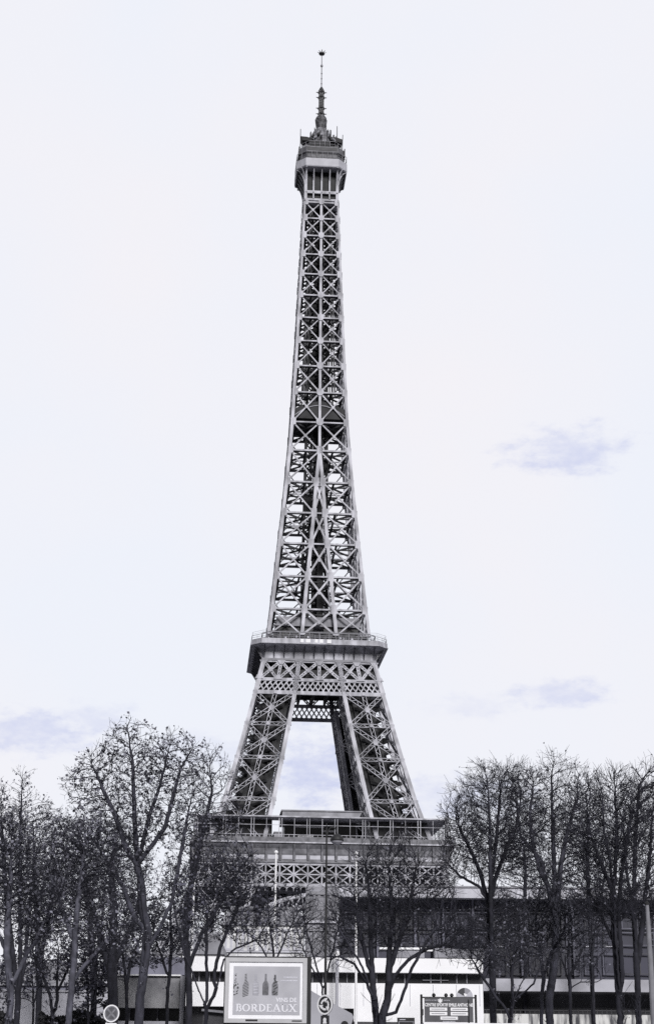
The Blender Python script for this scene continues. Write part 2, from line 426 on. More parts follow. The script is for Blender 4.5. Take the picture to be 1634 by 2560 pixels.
# ---- second floor girders between the legs
sg = MB()
def f4(rot, k):
    n = rot @ Vector((0, -1, 0))
    def X(x, z, o=.0): return rot @ Vector((x, -w_(z) - o, z))
    z0, z1, z2, z3 = 100.5, 104.45, 110.2, 101.0
    for z, t in ((z0, 1.0), (z1, .9), (z2, .9)):
        sg.beam(X(-w_(z), z), X(w_(z), z), t, .9, n)
    # upper band: X bracing, two crosses per bay
    for a, b in ((-1, 0), (0, 1), (1, 2)):
        def ex(q, z): return {-1: -w_(z), 0: -i_(z), 1: i_(z), 2: w_(z)}[q]
        for h in (0, 1):
            def xx(t, z): return ex(a, z) + (ex(b, z) - ex(a, z)) * t
            t0, t1 = h * .5, h * .5 + .5
            sg.lattice(X(xx(t0, z1), z1, .1), X(xx(t1, z2), z2, .1), .85, .4, n, r=.3); sg.lattice(X(xx(t1, z1), z1, -.1), X(xx(t0, z2), z2, -.1), .85, .4, n, r=.3)
            c = X(xx((t0 + t1) / 2, (z1 + z2) / 2), (z1 + z2) / 2, .3)
            sg.prism([c + (rot @ Vector((.62 * math.cos(q * math.pi / 4), 0, .62 * math.sin(q * math.pi / 4)))) for q in range(8)], n * .25)
        sg.lattice(X(xx(.5, z1), z1), X(xx(.5, z2), z2), .9, .5, n, r=.3)
        for q in (a, b):
            sg.beam(X(ex(q, z0), z0, .05), X(ex(q, z2), z2, .05), 1.25, 1.1, n)
        for t, zz, s_ in ((0, z1, 1), (.5, z1, 1), (1, z1, 1), (0, z2, -1), (.5, z2, -1), (1, z2, -1)):
            c = X(xx(t, zz), zz, .5); u = rot @ Vector((1, 0, 0)); v = Vector((0, 0, s_))
            sg.prism([c - u * 1.2, c + u * 1.2, c + u * .5 + v * 1.1, c - u * .5 + v * 1.1], n * .2)
        # fine diamond lattice band
        nb = 7 if a != 0 else 9
        zl, zh = z0 + .3, z1 - .3
        cw_ = 1.0 / nb
        for j in range(-2, nb + 1):
            for up in (0, 1):
                ta, tb = (j, j + 1.5) if up else (j + 1.5, j)
                za, zb = zl, zh
                def clipt(ta, tb, za, zb):
                    pts = [(ta * cw_, za), (tb * cw_, zb)]
                    (x0, y0), (x1, y1) = pts
                    if x0 > x1: x0, y0, x1, y1 = x1, y1, x0, y0
                    if x1 <= 0.001 or x0 >= .999: return None
                    if x0 < 0: y0 = y0 + (y1 - y0) * (0 - x0) / (x1 - x0); x0 = 0
                    if x1 > 1: y1 = y0 + (y1 - y0) * (1 - x0) / (x1 - x0); x1 = 1
                    return x0, y0, x1, y1
                c = clipt(ta, tb, za, zb)
                if c: sg.beam(X(xx(c[0], c[1]), c[1], .15 * up), X(xx(c[2], c[3]), c[3], .15 * up), .36, .15, n)
    # inner floor beams seen from below
four(f4)
sg.build('second_floor_girder', M['iron'], tower)
m = MB()
for k in range(9):
    v = -16 + k * 4
    m.box(v - .35, -15.5, 104.6, v + .35, 15.5, 106.2); m.box(-15.5, v - .35, 106.2, 15.5, v + .35, 107.6)
m.box(-15.2, -15.2, 109.6, 15.2, 15.2, 110.1)
m.build('floor_beams', M['black_and_shade'], tower)  # near-black so the shade seen through the girder is in the colour
# ---- second platform
def octa(h, c, z): return [(-h + c, -h, z), (h - c, -h, z), (h, -h + c, z), (h, h - c, z), (h - c, h, z), (-h + c, h, z), (-h, h - c, z), (-h, -h + c, z)]
m = MB()
m.loft([octa(15.9, .4, 110.4), octa(15.95, .6, 111.6), octa(16.1, .9, 113.0), octa(16.7, 1.5, 113.7), octa(18.3, 2.4, 114.2), octa(19.1, 2.8, 114.35)])
p2 = m.build('second_platform', M['iron'], tower)
m = MB(); m.loft([octa(19.6, 2.9, 114.35), octa(19.6, 2.9, 114.6)]); m.loft([octa(19.4, 2.9, 114.6), octa(19.4, 2.9, 115.9)]); m.build('cornice', M['iron'], p2)
m = MB()
def f5(rot, k):
    for i in range(12):
        x = -15.6 + i * 31.2 / 11
        m.prism([rot @ Vector(p) for p in ((x - .08, -15.8, 110.6), (x - .08, -16.15, 110.6), (x - .08, -16.3, 112), (x - .08, -16.6, 113.4), (x - .08, -18.5, 114.25), (x - .08, -17.5, 114.3))], rot @ Vector((.16, 0, 0)))
    m.beam(rot @ Vector((-16.2, -16.15, 110.5)), rot @ Vector((16.2, -16.15, 110.5)), .6, .4, rot @ Vector((0, -1, 0)))
four(f5); m.build('console', M['iron_mid'], p2)
m = MB()
def ring_rail(mb, h, c, z0, z1, step, r):
    o = octa(h, c, z0)
    for a, b in zip(o, o[1:] + o[:1]):
        a = Vector(a); b = Vector(b); k = max(1, int((b - a).length / step)); d = Vector((0, 0, z1 - z0))
        mb.beam(a + d, b + d, r, r); mb.beam(a + d * .5, b + d * .5, r * .7, r * .7)
        for i in range(k + 1): q = a + (b - a) * i / k; mb.beam(q, q + d, r * .8, r * .8)
ring_rail(m, 19.2, 2.9, 115.9, 117.1, 1.45, .1)
ring_rail(m, 19.0, 2.9, 117.1, 118.2, 6.0, .05)
ring_rail(m, 16.2, 2.2, 115.9, 118.6, 2.8, .22)
m.build('railing', M['iron_mid'], p2)
for x, w in ((-5.6, .9), (-4.1, 1.3), (-1.5, .8), (-.2, 1.0), (1.9, 1.2)):
    m = MB(); m.box(x, -19.52, 114.75, x + w, -19.41, 115.8); m.build('banner', M['white'], p2)
m = MB()
for sx in (-1, 1):
    m.box(min(sx * 1.5, sx * 11.5), -11.6, 115.9, max(sx * 1.5, sx * 11.5), 11.6, 121.4)
m.box(-11.5, -3, 115.9, 11.5, 3, 121.3)
m.build('cabin', M['glass'], p2)
m = MB(); m.box(-12.4, -12.4, 121.5, 12.4, 12.4, 122.0); m.box(-12.0, -12.1, 122.0, 12.0, -11.9, 124.3); m.box(-12.1, -11.9, 122, -11.9, 12, 124.3); m.box(11.9, -11.9, 122, 12.1, 12, 124.3)
m.build('upper_deck', M['iron_mid'], p2)
m = MB(); m.box(-9, -9, 124.6, 10.5, 9, 125.1); m.box(3, -6, 125.1, 9.5, 5, 127.2); m.build('upper_roof', M['iron_dark'], p2)

# ---- upper shaft
UN = [118.2, 126.23, 136.43, 146.8, 156.74, 166.9, 177.39, 186.94, 197.06, 206.13, 214.85, 223.06, 231.07, 238.68, 245.91, 252.77, 259.18, 265.2]
sh = MB(); ins = MB()
def f6(rot, k):
    n = rot @ Vector((0, -1, 0)); u = rot @ Vector((1, 0, 0)); v = Vector((0, 0, 1))
    def X(x, z, o=0.0): return rot @ Vector((x, -w_(z) - o, z))
    for h0, h1 in zip(UN, UN[1:]):
        tw = 1.05 if h0 < 177 else 1.05 - .35 * (h0 - 177) / 90
        sh.beam(X(-w_(h0), h0), X(-w_(h1), h1), tw * .95, tw * .8, n)          # corner chord (each face builds its left one)
        split = i_(h0) > .05
        bt = (.42 if h0 < 200 else .32) if k == 0 else .28
        if split:
            for s_ in (-1, 1):
                sh.beam(X(s_ * i_(h0), h0, .12), X(s_ * i_(h1), h1, .12), .95 if k == 0 else .7, .6, n)
                a0, a1, b0, b1 = X(s_ * w_(h0), h0), X(s_ * w_(h1), h1), X(s_ * i_(h0), h0), X(s_ * i_(h1), h1)
                sh.beam(a0, b1, bt, .4, n); sh.beam(b0, a1, bt, .4, n); sh.beam(a1, b1, .5, .4, n)
                g_ = 1.35
                sh.prism([X(s_ * i_(h1), h1, .3) + u * x + v * z for x, z in ((-.85, -g_), (.85, -g_), (.85, g_), (-.85, g_))], n * .2)
                # inner faces of each of the four corner legs
                c0 = rot @ Vector((s_ * i_(h0), -i_(h0), h0)); c1 = rot @ Vector((s_ * i_(h1), -i_(h1), h1))
                sh.beam(c0, c1, .55, .55, n)
                sh.beam(b1, c1, .35, .4, u)
            if i_(h0) > 1.5:
                c0, c1, d0, d1 = X(-i_(h0), h0), X(-i_(h1), h1), X(i_(h0), h0), X(i_(h1), h1)
                sh.beam(c0, d1, .55, .3, n); sh.beam(d0, c1, .55, .3, n); sh.beam(c1, d1, .45, .3, n)
                c = (c0 + c1 + d0 + d1) / 4 + n * .2
                sh.prism([c + u * .55 * math.cos(q * math.pi / 4) + v * .55 * math.sin(q * math.pi / 4) for q in range(8)], n * .2)
        else:
            sh.beam(X(0, h0, .12), X(0, h1, .12), .75, .5, n)
            if h0 > 195:
                for sx_ in (-.52, .5): ins.beam(rot @ Vector((w_(h0) * sx_, -w_(h0) * .62, h0)), rot @ Vector((w_(h1) * sx_, -w_(h1) * .62, h1)), .32, .5, n)
            for s_ in (-1, 1):
                a0, a1, b0, b1 = X(s_ * w_(h0), h0), X(s_ * w_(h1), h1), X(0, h0), X(0, h1)
                sh.beam(a0, b1, bt, .35, n); sh.beam(b0, a1, bt, .35, n); sh.beam(a1, b1, .42, .3, n)
                c = (a0 + a1 + b0 + b1) / 4 + n * .2
                sh.prism([c + u * .5 * math.cos(q * math.pi / 4) + v * .5 * math.sin(q * math.pi / 4) for q in range(8)], n * .15)
            g_ = .95 + (265 - h0) / 400
            sh.prism([X(0, h1, .45) + u * g_ * math.cos(q * math.pi / 4 + .39) + v * g_ * 1.15 * math.sin(q * math.pi / 4 + .39) for q in range(8)], n * .2)
        e = X(-w_(h1), h1, .42) + u * .2
        sh.prism([e + u * x + v * z for x, z in ((-.1, -1.2), (.9, -1.1), (.9, 1.1), (-.1, 1.2))], n * .12)
        e = X(w_(h1), h1, .42) - u * .2
        sh.prism([e + u * x + v * z for x, z in ((-.9, -1.1), (.1, -1.2), (.1, 1.2), (-.9, 1.1))], n * .12)
        # secondary ring, just above and below each main ring
        for q, wd in ((.0, .3),):
            z = h0 + (h1 - h0) * q
            ins.beam(rot @ Vector((-w_(z) + .6, -w_(z) + .9, z)), rot @ Vector((w_(z) - .6, -w_(z) + .9, z)), wd, .8, n)
            ins.beam(rot @ Vector((-w_(z) + .6, -w_(z) * .45, z + .4)), rot @ Vector((w_(z) - .6, -w_(z) * .45, z + .4)), wd, .6, n)
        # horizontal cross bracing at the ring, from corner to corner
        ins.beam(rot @ Vector((-w_(h1) + .4, -w_(h1) + .4, h1)), rot @ Vector((0, -.3, h1)), .35, .5, v)
        ins.beam(rot @ Vector((0, -w_(h1) + .4, h1 - .2)), rot @ Vector((w_(h1) - .4, 0, h1 - .2)), .35, .5, v)
four(f6)
shaft = sh.build('upper_shaft', M['iron'], tower)
ins.build('ring_bracing', M['iron_dark'], shaft)  # coloured darker than the shaft to carry the shade of its inside
# lift shafts, rails and stair inside
m = MB()
def lerp(a, b, t): return a + (b - a) * t
for cx, cy, wx, tw_ in ((-3.5, 0, 1.7, .5), (2.6, 0, 1.5, .5), (-.4, 1.8, 1.0, .4), (.9, -1.8, .8, .4)):
    for h0, h1 in zip(UN, UN[1:]):
        f0 = lerp(1, tw_, (h0 - 118) / 148); f1_ = lerp(1, tw_, (h1 - 118) / 148)
        for ddx in (-.5, .5):
            for ddy in (-1, 1):
                a = Vector((cx * f0 + ddx * wx, cy * f0 + ddy * 1.2, h0)); b = Vector((cx * f1_ + ddx * wx, cy * f1_ + ddy * 1.2, h1))
                m.beam(a, b, .75, .75)
        st = 5
        for q in range(st):
            h = lerp(h0, h1, (q + .3) / st); f = lerp(1, tw_, (h - 118) / 148); hn = h + (h1 - h0) / st
            m.beam((cx * f - wx * .5, cy * f - 1.2, h), (cx * f + wx * .5, cy * f - 1.2, hn), .4, .25)
            m.beam((cx * f + wx * .5, cy * f + 1.2, h), (cx * f - wx * .5, cy * f + 1.2, hn), .4, .25)
for h in (132, 160, 203, 229, 243):     # counterweights and cabins
    f = lerp(1, .5, (h - 118) / 148); m.box(-3.4 * f - .9, -1.5, h, -3.4 * f + .9, 1.5, h + 5)
    m.box(2.9 * f - .9, -1.5, h + 14, 2.9 * f + .9, 1.5, h + 18)
for i in range(74):                     # helical stair, as short flights
    h = 119 + i * 2; t = i * math.pi / 2; t2 = t + math.pi / 2; r = min(2.6, w_(h) * .36)
    m.beam((r * math.cos(t), r * math.sin(t), h), (r * math.cos(t2), r * math.sin(t2), h + 2), .35, .9)
m.build('lift_shaft', M['black_and_shade'], shaft)
m = MB(); a = 8.0
m.box(-a + .2, -a + .2, 188.4, a - .2, a - .2, 190.2)
def f7(rot, k):
    n = rot @ Vector((0, -1, 0))
    for j in range(8):
        x0 = -7.6 + j * 1.9; x1 = x0 + 1.9
        z0 = 191.4 + 2.8 * (1 - (x0 / 7.8) ** 2); z1 = 191.4 + 2.8 * (1 - (x1 / 7.8) ** 2)
        m.hexa([rot @ Vector(p) for p in ((x0, -7.7, 190.2), (x1, -7.7, 190.2), (x1, -7.3, 190.2), (x0, -7.3, 190.2), (x0, -7.7, z0), (x1, -7.7, z1), (x1, -7.3, z1), (x0, -7.3, z0))])
four(f7); ip_ = m.build('intermediate_platform', M['black_and_shade'], tower)
m = MB()
for j in range(8):
    x0 = -7.6 + j * 1.9; x1 = x0 + 1.9
    z0 = 188.6 + 3.6 * (1 - (x0 / 7.8) ** 2); z1 = 188.6 + 3.6 * (1 - (x1 / 7.8) ** 2)
    m.beam((x0, -7.85, z0 + .6), (x1, -7.85, z1 + .6), .3, .2)
m.build('curved_rib', M['iron_mid'], ip_)

# ---- summit
m = MB(); W0 = 5.3
m.box(-W0 + .1, -W0 + .1, 265.0, W0 - .1, W0 - .1, 266.3)
def f8(rot, k):
    n = rot @ Vector((0, -1, 0))
    m.beam(rot @ Vector((-W0, -W0, 266.2)), rot @ Vector((W0, -W0, 266.2)), .7, .5, n)
    m.beam(rot @ Vector((-W0, -W0, 268.95)), rot @ Vector((W0, -W0, 268.95)), 1.0, .5, n)
    for x in (-5.05, -2.6, 0, 2.6, 5.05):
        m.beam(rot @ Vector((x, -W0, 266.2)), rot @ Vector((x, -W0, 269)), .8 if abs(x) > 5 else .42, .5, n)
        m.beam(rot @ Vector((x, -W0 - .05, 269)), rot @ Vector((x, -W0 - .05, 276.9)), .75 if abs(x) > 5 else .5, .5, n)
        if abs(x) < 5: m.prism([rot @ Vector(p) for p in ((x - .15, -W0, 272.5), (x - .15, -W0 - .5, 273.5), (x - .15, -W0 - 2.2, 276.8), (x - .15, -W0, 276.8))], rot @ Vector((.3, 0, 0)))
    for x in (-5.05, 5.05, ):       # curved brackets, square on and diagonal at the corners
        pts = []
        for q in range(7):
            t = q / 6 * math.pi / 2; pts.append((W0 + 2.75 * (1 - math.cos(t)), 270 + 6.9 * math.sin(t)))
        for (y0, z0), (y1, z1) in zip(pts, pts[1:]):
            m.beam(rot @ Vector((x, -y0, z0)), rot @ Vector((x, -y1, z1)), .42, .5, rot @ Vector((1, 0, 0)))
    s2 = 1 if True else 0
    dg = Vector((1, -1, 0)).normalized()
    for (y0, z0), (y1, z1) in zip(pts, pts[1:]):
        b0 = Vector((W0 - .2, -W0 + .2, z0)) + dg * (y0 - W0) * 1.0; b1 = Vector((W0 - .2, -W0 + .2, z1)) + dg * (y1 - W0) * 1.0
        m.beam(rot @ b0, rot @ b1, .4, .5, rot @ Vector((1, 1, 0)))
four(f8)
top = m.build('summit_frame', M['iron'], tower)
m = MB(); m.box(-4.7, -4.7, 266.3, 4.7, 4.7, 276.9)
# dark infill webs under the platform on the flanks
for k in (1, 2, 3):
    rot = Matrix.Rotation(k * math.pi / 2, 3, 'Z')
    for q in range(6):
        t0, t1 = (q / 6) * math.pi / 2, ((q + 1) / 6) * math.pi / 2
        y0, z0, y1, z1 = W0 + 2.5 * (1 - math.cos(t0)), 270.6 + 6.2 * math.sin(t0), W0 + 2.5 * (1 - math.cos(t1)), 270.6 + 6.2 * math.sin(t1)
        m.hexa([rot @ Vector(p) for p in ((-4.9, -y0, z0), (4.9, -y0, z0), (4.9, -y0 + .3, z0), (-4.9, -y0 + .3, z0), (-4.9, -y1, z1), (4.9, -y1, z1), (4.9, -y1 + .3, z1), (-4.9, -y1 + .3, z1))])
m.build('summit_shade_core', M['black_and_shade'], top)  # near-black core stands for the shaded inside behind the posts
m = MB(); m.loft([octa(8.1, 2.9, 276.9), octa(8.25, 2.9, 277.2), octa(8.25, 2.9, 279.9)])
tp = m.build('summit_platform', mat('summit_panel_paint', T(.42), .55, .08, .5), tower)
m = MB(); m.loft([octa(7.9, 2.8, 279.9), octa(7.9, 2.8, 280.4)]); m.loft([octa(7.2, 2.4, 280.4), octa(7.2, 2.4, 282.0)]); m.loft([octa(7.0, 2.2, 282.5), octa(7.3, 2.2, 282.9), octa(7.3, 2.2, 285.0), octa(6.6, 2.2, 285.5)])
m.build('observation_deck', mat('deck_paint', T(.13), .6, .25, .8), tp)
m = MB(); m.loft([octa(6.9, 2.3, 282.0), octa(6.9, 2.3, 282.5)]); m.box(-6.95, -6.0, 283.2, -5.3, -7.35, 284.8) if False else None
m.box(-7.6, -5.6, 282.6, -7.29, 5.6, 285.6); m.box(7.29, -5.6, 282.6, 7.6, 5.6, 285.6); m.box(-4.9, -7.36, 283.4, 4.9, -7.29, 284.6)
m.build('mesh_screen', M['iron_dark'], tp)
m = MB(); ring_rail(m, 8.1, 2.9, 280.3, 282.6, 1.6, .12); ring_rail(m, 6.4, 2.2, 285.5, 287.6, 1.5, .12); m.build('railing', M['iron_mid'], tp)
m = MB(); m.box(-3.8, -5.6, 285.5, 2.7, 5.0, 288.0); m.build('cabin', M['black_and_shade'], tp)
m = MB(); m.box(-5.6, -5.0, 285.5, -3.85, 4.0, 286.8); m.build('plant_box', M['iron_mid'], tp)
m = MB(); m.box(2.75, -5.0, 285.5, 5.2, 4.0, 286.9); m.build('plant_box', M['iron_dark'], tp)
m = MB(); m.lathe([(3.3, 288.0), (3.3, 292.4), (3.0, 294.2), (2.2, 295.4), (1.7, 296.0)], n=12)
for k in range(8):
    a = k * math.pi / 4 + .2; m.beam((3.15 * math.cos(a), 3.15 * math.sin(a), 288), (3.0 * math.cos(a), 3.0 * math.sin(a), 293.2), .35, .25, (math.cos(a), math.sin(a), 0))
m.build('cupola', mat('cupola_paint', T(.24), .6, 0, .9, col2=T(.07), detail=8), tp)
for x0, x1, z in ((-6.9, -2.6, 290.6), (2.6, 7.1, 291.0)):
    c = (x0 + x1) / 2; m = MB()
    m.prism([(x0, -2.6, z + .9), (x0 + .6, -2.6, z - .6), (x1 - .4, -2.6, z - 1.3 if x1 > 0 else z - .6), (x1, -2.6, z), (c, -2.6, z + .8)], (0, 3.2, 0))
    m.build('antenna_deck', M['black_and_shade'], tp)
    m = MB(); m.beam((c * 1.05, -1, 285.5), (c, -1, z - .3), .6, .6); m.build('strut', M['iron_mid'], tp)
rnd = random.Random(5)
for k in range(44):
    a = rnd.uniform(0, 2 * math.pi); r = rnd.uniform(2.4, 6.2); z = 289.0 + (6.6 - r) * 1.45; h = rnd.uniform(.9, 2.0)
    m = MB(); m.cyl((r * math.cos(a), r * math.sin(a) * .8, 286), (r * math.cos(a), r * math.sin(a) * .8, z + h), .15, .12, 6); m.build('aerial', M['iron_dark'], tp)
for k in range(12):
    a = rnd.uniform(math.pi, 2 * math.pi); r = rnd.uniform(3.2, 5.4); z = 288.6 + (6.2 - r) * 1.3
    m = MB(); m.cyl((r * math.cos(a), r * math.sin(a), z), (r * math.cos(a) * 1.1, r * math.sin(a) * 1.1, z + .1), .5, .55, 8); m.build('dish', M['iron_mid'] if k % 2 else M['black_and_shade'], tp)
for p, q in (((-6.9, -2, 287), (-6.9, -2, 294.6)), ((5.2, -2, 290), (5.2, -2, 296.4)), ((6.9, -2, 287), (7.1, -2, 293.2))):
    m = MB(); m.cyl(p, q, .15, .11, 6); m.build('aerial', M['iron_dark'], tp)
m = MB(); m.lathe([(1.4, 295.0), (1.5, 296.5), (1.95, 299.4), (1.8, 300.4), (1.2, 301.2), (1.05, 301.4)], n=12)
for k in range(10): a = k * math.pi / 5; m.beam((1.5 * math.cos(a), 1.5 * math.sin(a), 295.6), (2.0 * math.cos(a), 2.0 * math.sin(a), 299.9), .16, .12, (math.cos(a), math.sin(a), 0))
cone = m.build('mast_base', mat('mast_base_paint', T(.15), .6, 0, 1.4, col2=T(.04), detail=8), tp)
m = MB(); m.box(-.85, -.85, 301.0, .85, .85, 311.0); m.lathe([(1.0, 310.0), (1.05, 311.2), (.6, 312.2), (.2, 312.8)], n=8)
for z in (301.8, 304.0, 308.2, 310.2):
    m.lathe([(1.0, z), (1.2, z + .1), (1.2, z + .4), (1.0, z + .5)], n=10)
    for k in range(4):
        a = k * math.pi / 2; m.beam((0, 0, z + .25), (1.75 * math.cos(a), 1.75 * math.sin(a), z + .4), .22, .22, (0, 0, 1)); 
for k in range(10): z = 300.8 + k; m.beam((-.8, -.9, z), (.8, -.9, z + .9), .16, .1)
m.build('antenna_column', mat('mast_paint', T(.08), .6, 0, 2.0, col2=T(.02), detail=6), tp)
m = MB(); m.cyl((0, 0, 312.2), (0, 0, 327.0), .17, .13, 8); m.lathe([(.2, 320.6), (.42, 320.9), (.42, 321.4), (.2, 321.7)], n=8)
for z in (314, 316, 318): m.box(-.24, -.24, z, .24, .24, z + .15)
m.build('mast', M['iron_mid'], tp)
m = MB(); m.lathe([(.3, 325.6), (.95, 325.8), (1.0, 326.2), (.6, 326.4), (.2, 326.5)], n=10)
for k in range(8):
    a = k * math.pi / 4; m.beam((.6 * math.cos(a), .6 * math.sin(a), 326.2), (1.45 * math.cos(a), 1.45 * math.sin(a), 326.6), .14, .14, (0, 0, 1))
m.cyl((0, 0, 326.4), (0, 0, 327.8), .1, .06, 6); m.build('mast_head', M['iron_dark'], tp)

# ------------------------------------------------------------------ visitors on the second platform
def make_person(coat, name='person'):
    V = {'pel': (0, 0, .95), 'ch': (0, 0, 1.3), 'nk': (0, 0, 1.48), 'hd': (0, -.01, 1.6), 'ht': (0, 0, 1.7), 'sl': (-.19, 0, 1.42), 'el': (-.26, .02, 1.13), 'hl': (-.24, -.1, .9),
         'sr': (.19, 0, 1.42), 'er': (.27, .02, 1.13), 'hr': (.22, -.12, .92), 'kl': (-.1, -.02, .5), 'fl': (-.11, 0, .08), 'tl': (-.12, -.16, .04), 'kr': (.1, -.02, .5), 'fr': (.12, .02, .08), 'tr': (.13, -.14, .04)}
    Rr = {'pel': .16, 'ch': .18, 'nk': .065, 'hd': .1, 'ht': .07, 'sl': .08, 'el': .055, 'hl': .04, 'sr': .08, 'er': .055, 'hr': .04, 'kl': .07, 'fl': .05, 'tl': .04, 'kr': .07, 'fr': .05, 'tr': .04}
    E_ = [('pel', 'ch'), ('ch', 'nk'), ('nk', 'hd'), ('hd', 'ht'), ('ch', 'sl'), ('sl', 'el'), ('el', 'hl'), ('ch', 'sr'), ('sr', 'er'), ('er', 'hr'), ('pel', 'kl'), ('kl', 'fl'), ('fl', 'tl'), ('pel', 'kr'), ('kr', 'fr'), ('fr', 'tr')]
    ks = list(V); me = bpy.data.meshes.new('tmp'); me.from_pydata([V[k] for k in ks], [(ks.index(a), ks.index(b)) for a, b in E_], [])
    o = bpy.data.objects.new('tmp', me); COL.objects.link(o)
    md = o.modifiers.new('s', 'SKIN')
    for i, k in enumerate(ks): me.skin_vertices[0].data[i].radius = (Rr[k], Rr[k] * .8)
    me.skin_vertices[0].data[0].use_root = True
    o.modifiers.new('d', 'SUBSURF').levels = 1
    bpy.context.view_layer.update()
    nm = bpy.data.meshes.new_from_object(o.evaluated_get(bpy.context.evaluated_depsgraph_get()))
    bpy.data.objects.remove(o)
    nm.name = name; nm.materials.clear()
    for mm in (coat, M['trouser'], M['skin']): nm.materials.append(mm)
    for p in nm.polygons:
        z = p.center.z; x = abs(p.center.x)
        p.material_index = 2 if (z > 1.47 and x < .13 and not (z > 1.62 and p.center.y > -.03)) or (z < .97 and z > .8 and x > .19) else (1 if z < .86 or z > 1.6 else 0)
    return nm
M['skin'] = mat('skin', T(.4, 1, .95), .6, .05); M['trouser'] = mat('dark_cloth', T(.04), .9, .2)
pd_ = make_person(mat('dark_coat', T(.05), .9, .2)); pl_ = make_person(mat('light_coat', T(.7), .9, .1))
Rz4 = Matrix.Rotation(R(4.5), 3, 'Z'); rnd = random.Random(11)
people = [(-14.2, 0, -16.6), (-12.9, 0, -16.4), (-11.3, 0, -15.6), (-9.6, 1, -15.3), (-8.4, 0, -16.6), (-6.6, 1, -16.8), (-5.7, 0, -15.2), (-3.3, 1, -16.9), (-2.1, 0, -15.8), (0.9, 0, -16.7), (2.6, 0, -15.3),
          (4.4, 0, -16.8), (6.0, 1, -16.6), (6.9, 1, -16.0), (8.0, 0, -16.7), (9.4, 1, -15.4), (10.7, 0, -16.8), (12.3, 0, -15.9), (13.6, 0, -16.5), (14.7, 1, -16.9), (-10.4, 0, -17.1), (3.4, 0, -17.0), (11.6, 0, -17.1)]
for (x, lt, y) in people:
    o = bpy.data.objects.new('person', pl_ if lt else pd_); COL.objects.link(o)
    p = Rz4 @ Vector((x, y, 0)); o.location = (TX + p.x, TY + p.y, 115.9); o.rotation_euler = (0, 0, rnd.uniform(-1, 1)); s = rnd.uniform(.95, 1.1); o.scale = (s, s, s)
    tag(o, 'visitor in light clothing standing behind the railing of the second platform' if lt else 'visitor in dark clothing standing behind the railing of the second platform', 'person', 'visitors in light clothes on the second platform' if lt else 'visitors in dark clothes on the second platform')

# ================================================================== BUILDINGS
wall_white = mat('white_render', T(.85, 1, 1.04), .7, .03, .5)
wall_grey = mat('grey_concrete', T(.30), .85, .25, .35, stretch=(1, 1, .5))
fascia_m = mat('zinc_fascia', T(.42), .6, .25, .9, stretch=(1, 1, .3))
stained = mat('stained_concrete', T(.62, 1, 1.0), .9, col2=T(.09), scale=1.5, stretch=(2.2, 2.2, .35), detail=8, lo=.36, hi=.58)
dark_panel = mat('dark_cladding', T(.03, 1, 1.6), .5, .4, .25, spec=.4)
mid_panel = mat('grey_cladding', T(.12, 1, 1.3), .6, .35, .4)

def prism_px(mb, x0, y0a, y1a, x1, y0b, y1b, d0, d1, depth):
    """box with ends at different distances: left edge x0 (top y0a, bottom y1a), right edge x1"""
    a0, a1 = at(x0, y1a, d0), at(x0, y0a, d0); b0, b1 = at(x1, y1b, d1), at(x1, y0b, d1)
    a0.x = a1.x = (a0.x + a1.x) / 2; b0.x = b1.x = (b0.x + b1.x) / 2; dv = Vector((0, depth, 0))
    mb.hexa([a0, b0, b0 + dv, a0 + dv, a1, b1, b1 + dv, a1 + dv])

hall = empty('sports_hall', at(1240, 2668, 115) * 1.0)
hall.location = (11, 115, 0)
tag(hall, 'long dark glazed hall with pale zinc fascia, behind the bare trees on the right', 'building')
def to_parent(o, p): o.parent = p; o.matrix_parent_inverse = Matrix.Translation(-p.location); return o
m = MB(); prism_px(m, 846, 2214, 2241, 1720, 2224.5, 2251.5, 112, 113.5, 1.2); to_parent(m.build('roof_fascia', fascia_m), hall)
m = MB(); prism_px(m, 846, 2211, 2215, 1720, 2221.5, 2225.5, 111.9, 113.4, .3); to_parent(m.build('roof_edge', M['iron_mid']), hall)
m = MB(); a = at(850, 2240, 113.6); b = at(1720, 2251, 115.2)
m.hexa([(a.x, a.y, 0), (b.x, b.y, 0), (b.x, b.y + 24, 0), (a.x, a.y + 24, 0), (a.x, a.y, a.z + .3), (b.x, b.y, b.z + .3), (b.x, b.y + 24, b.z + .3), (a.x, a.y + 24, a.z + .3)])
to_parent(m.build('wall', dark_panel), hall)
rnd = random.Random(3)
wl = dict(pane=mid_panel)
for k in range(17):
    x0 = 862 + k * 46; x1 = x0 + 36
    for (y0, y1) in ((2252, 2274), (2280, 2322), (2330, 2364), (2384, 2436)):
        if y0 > 2380 and x0 < 1205: continue
        dd = 113.4 + (x0 - 846) / 874 * 1.5
        fm = MB()
        for e in ((x0, y0, x1, y0 + 1.8), (x0, y1 - 1.8, x1, y1), (x0, y0 + 1.8, x0 + 1.8, y1 - 1.8), (x1 - 1.8, y0 + 1.8, x1, y1 - 1.8)):
            rect_box(fm, *e, dd, .1)
        wf = to_parent(fm.build('window', mid_panel if rnd.random() < .6 else M['iron_dark']), hall)
        pm = MB(); rect_box(pm, x0 + 1.8, y0 + 1.8, x1 - 1.8, y1 - 1.8, dd + .04, .05)
        p = pm.build('pane', M['glass'] if rnd.random() < .62 else mid_panel); p.parent = wf; p.matrix_parent_inverse = Matrix.Translation(-hall.location)
for x in (941, 1035, 1105, 1180, 1300, 1430, 1540): m = MB(); rect_box(m, x, 2246, x + 5, 2440, 113.2 + (x - 846) / 874 * 1.5, .2); to_parent(m.build('pilaster', mid_panel), hall)
m = MB(); rect_box(m, 948, 2368, 1082, 2373, 110, 2.6); rect_box(m, 1060, 2368, 1082, 2378, 109.8, .2); to_parent(m.build('canopy', wall_white), hall)
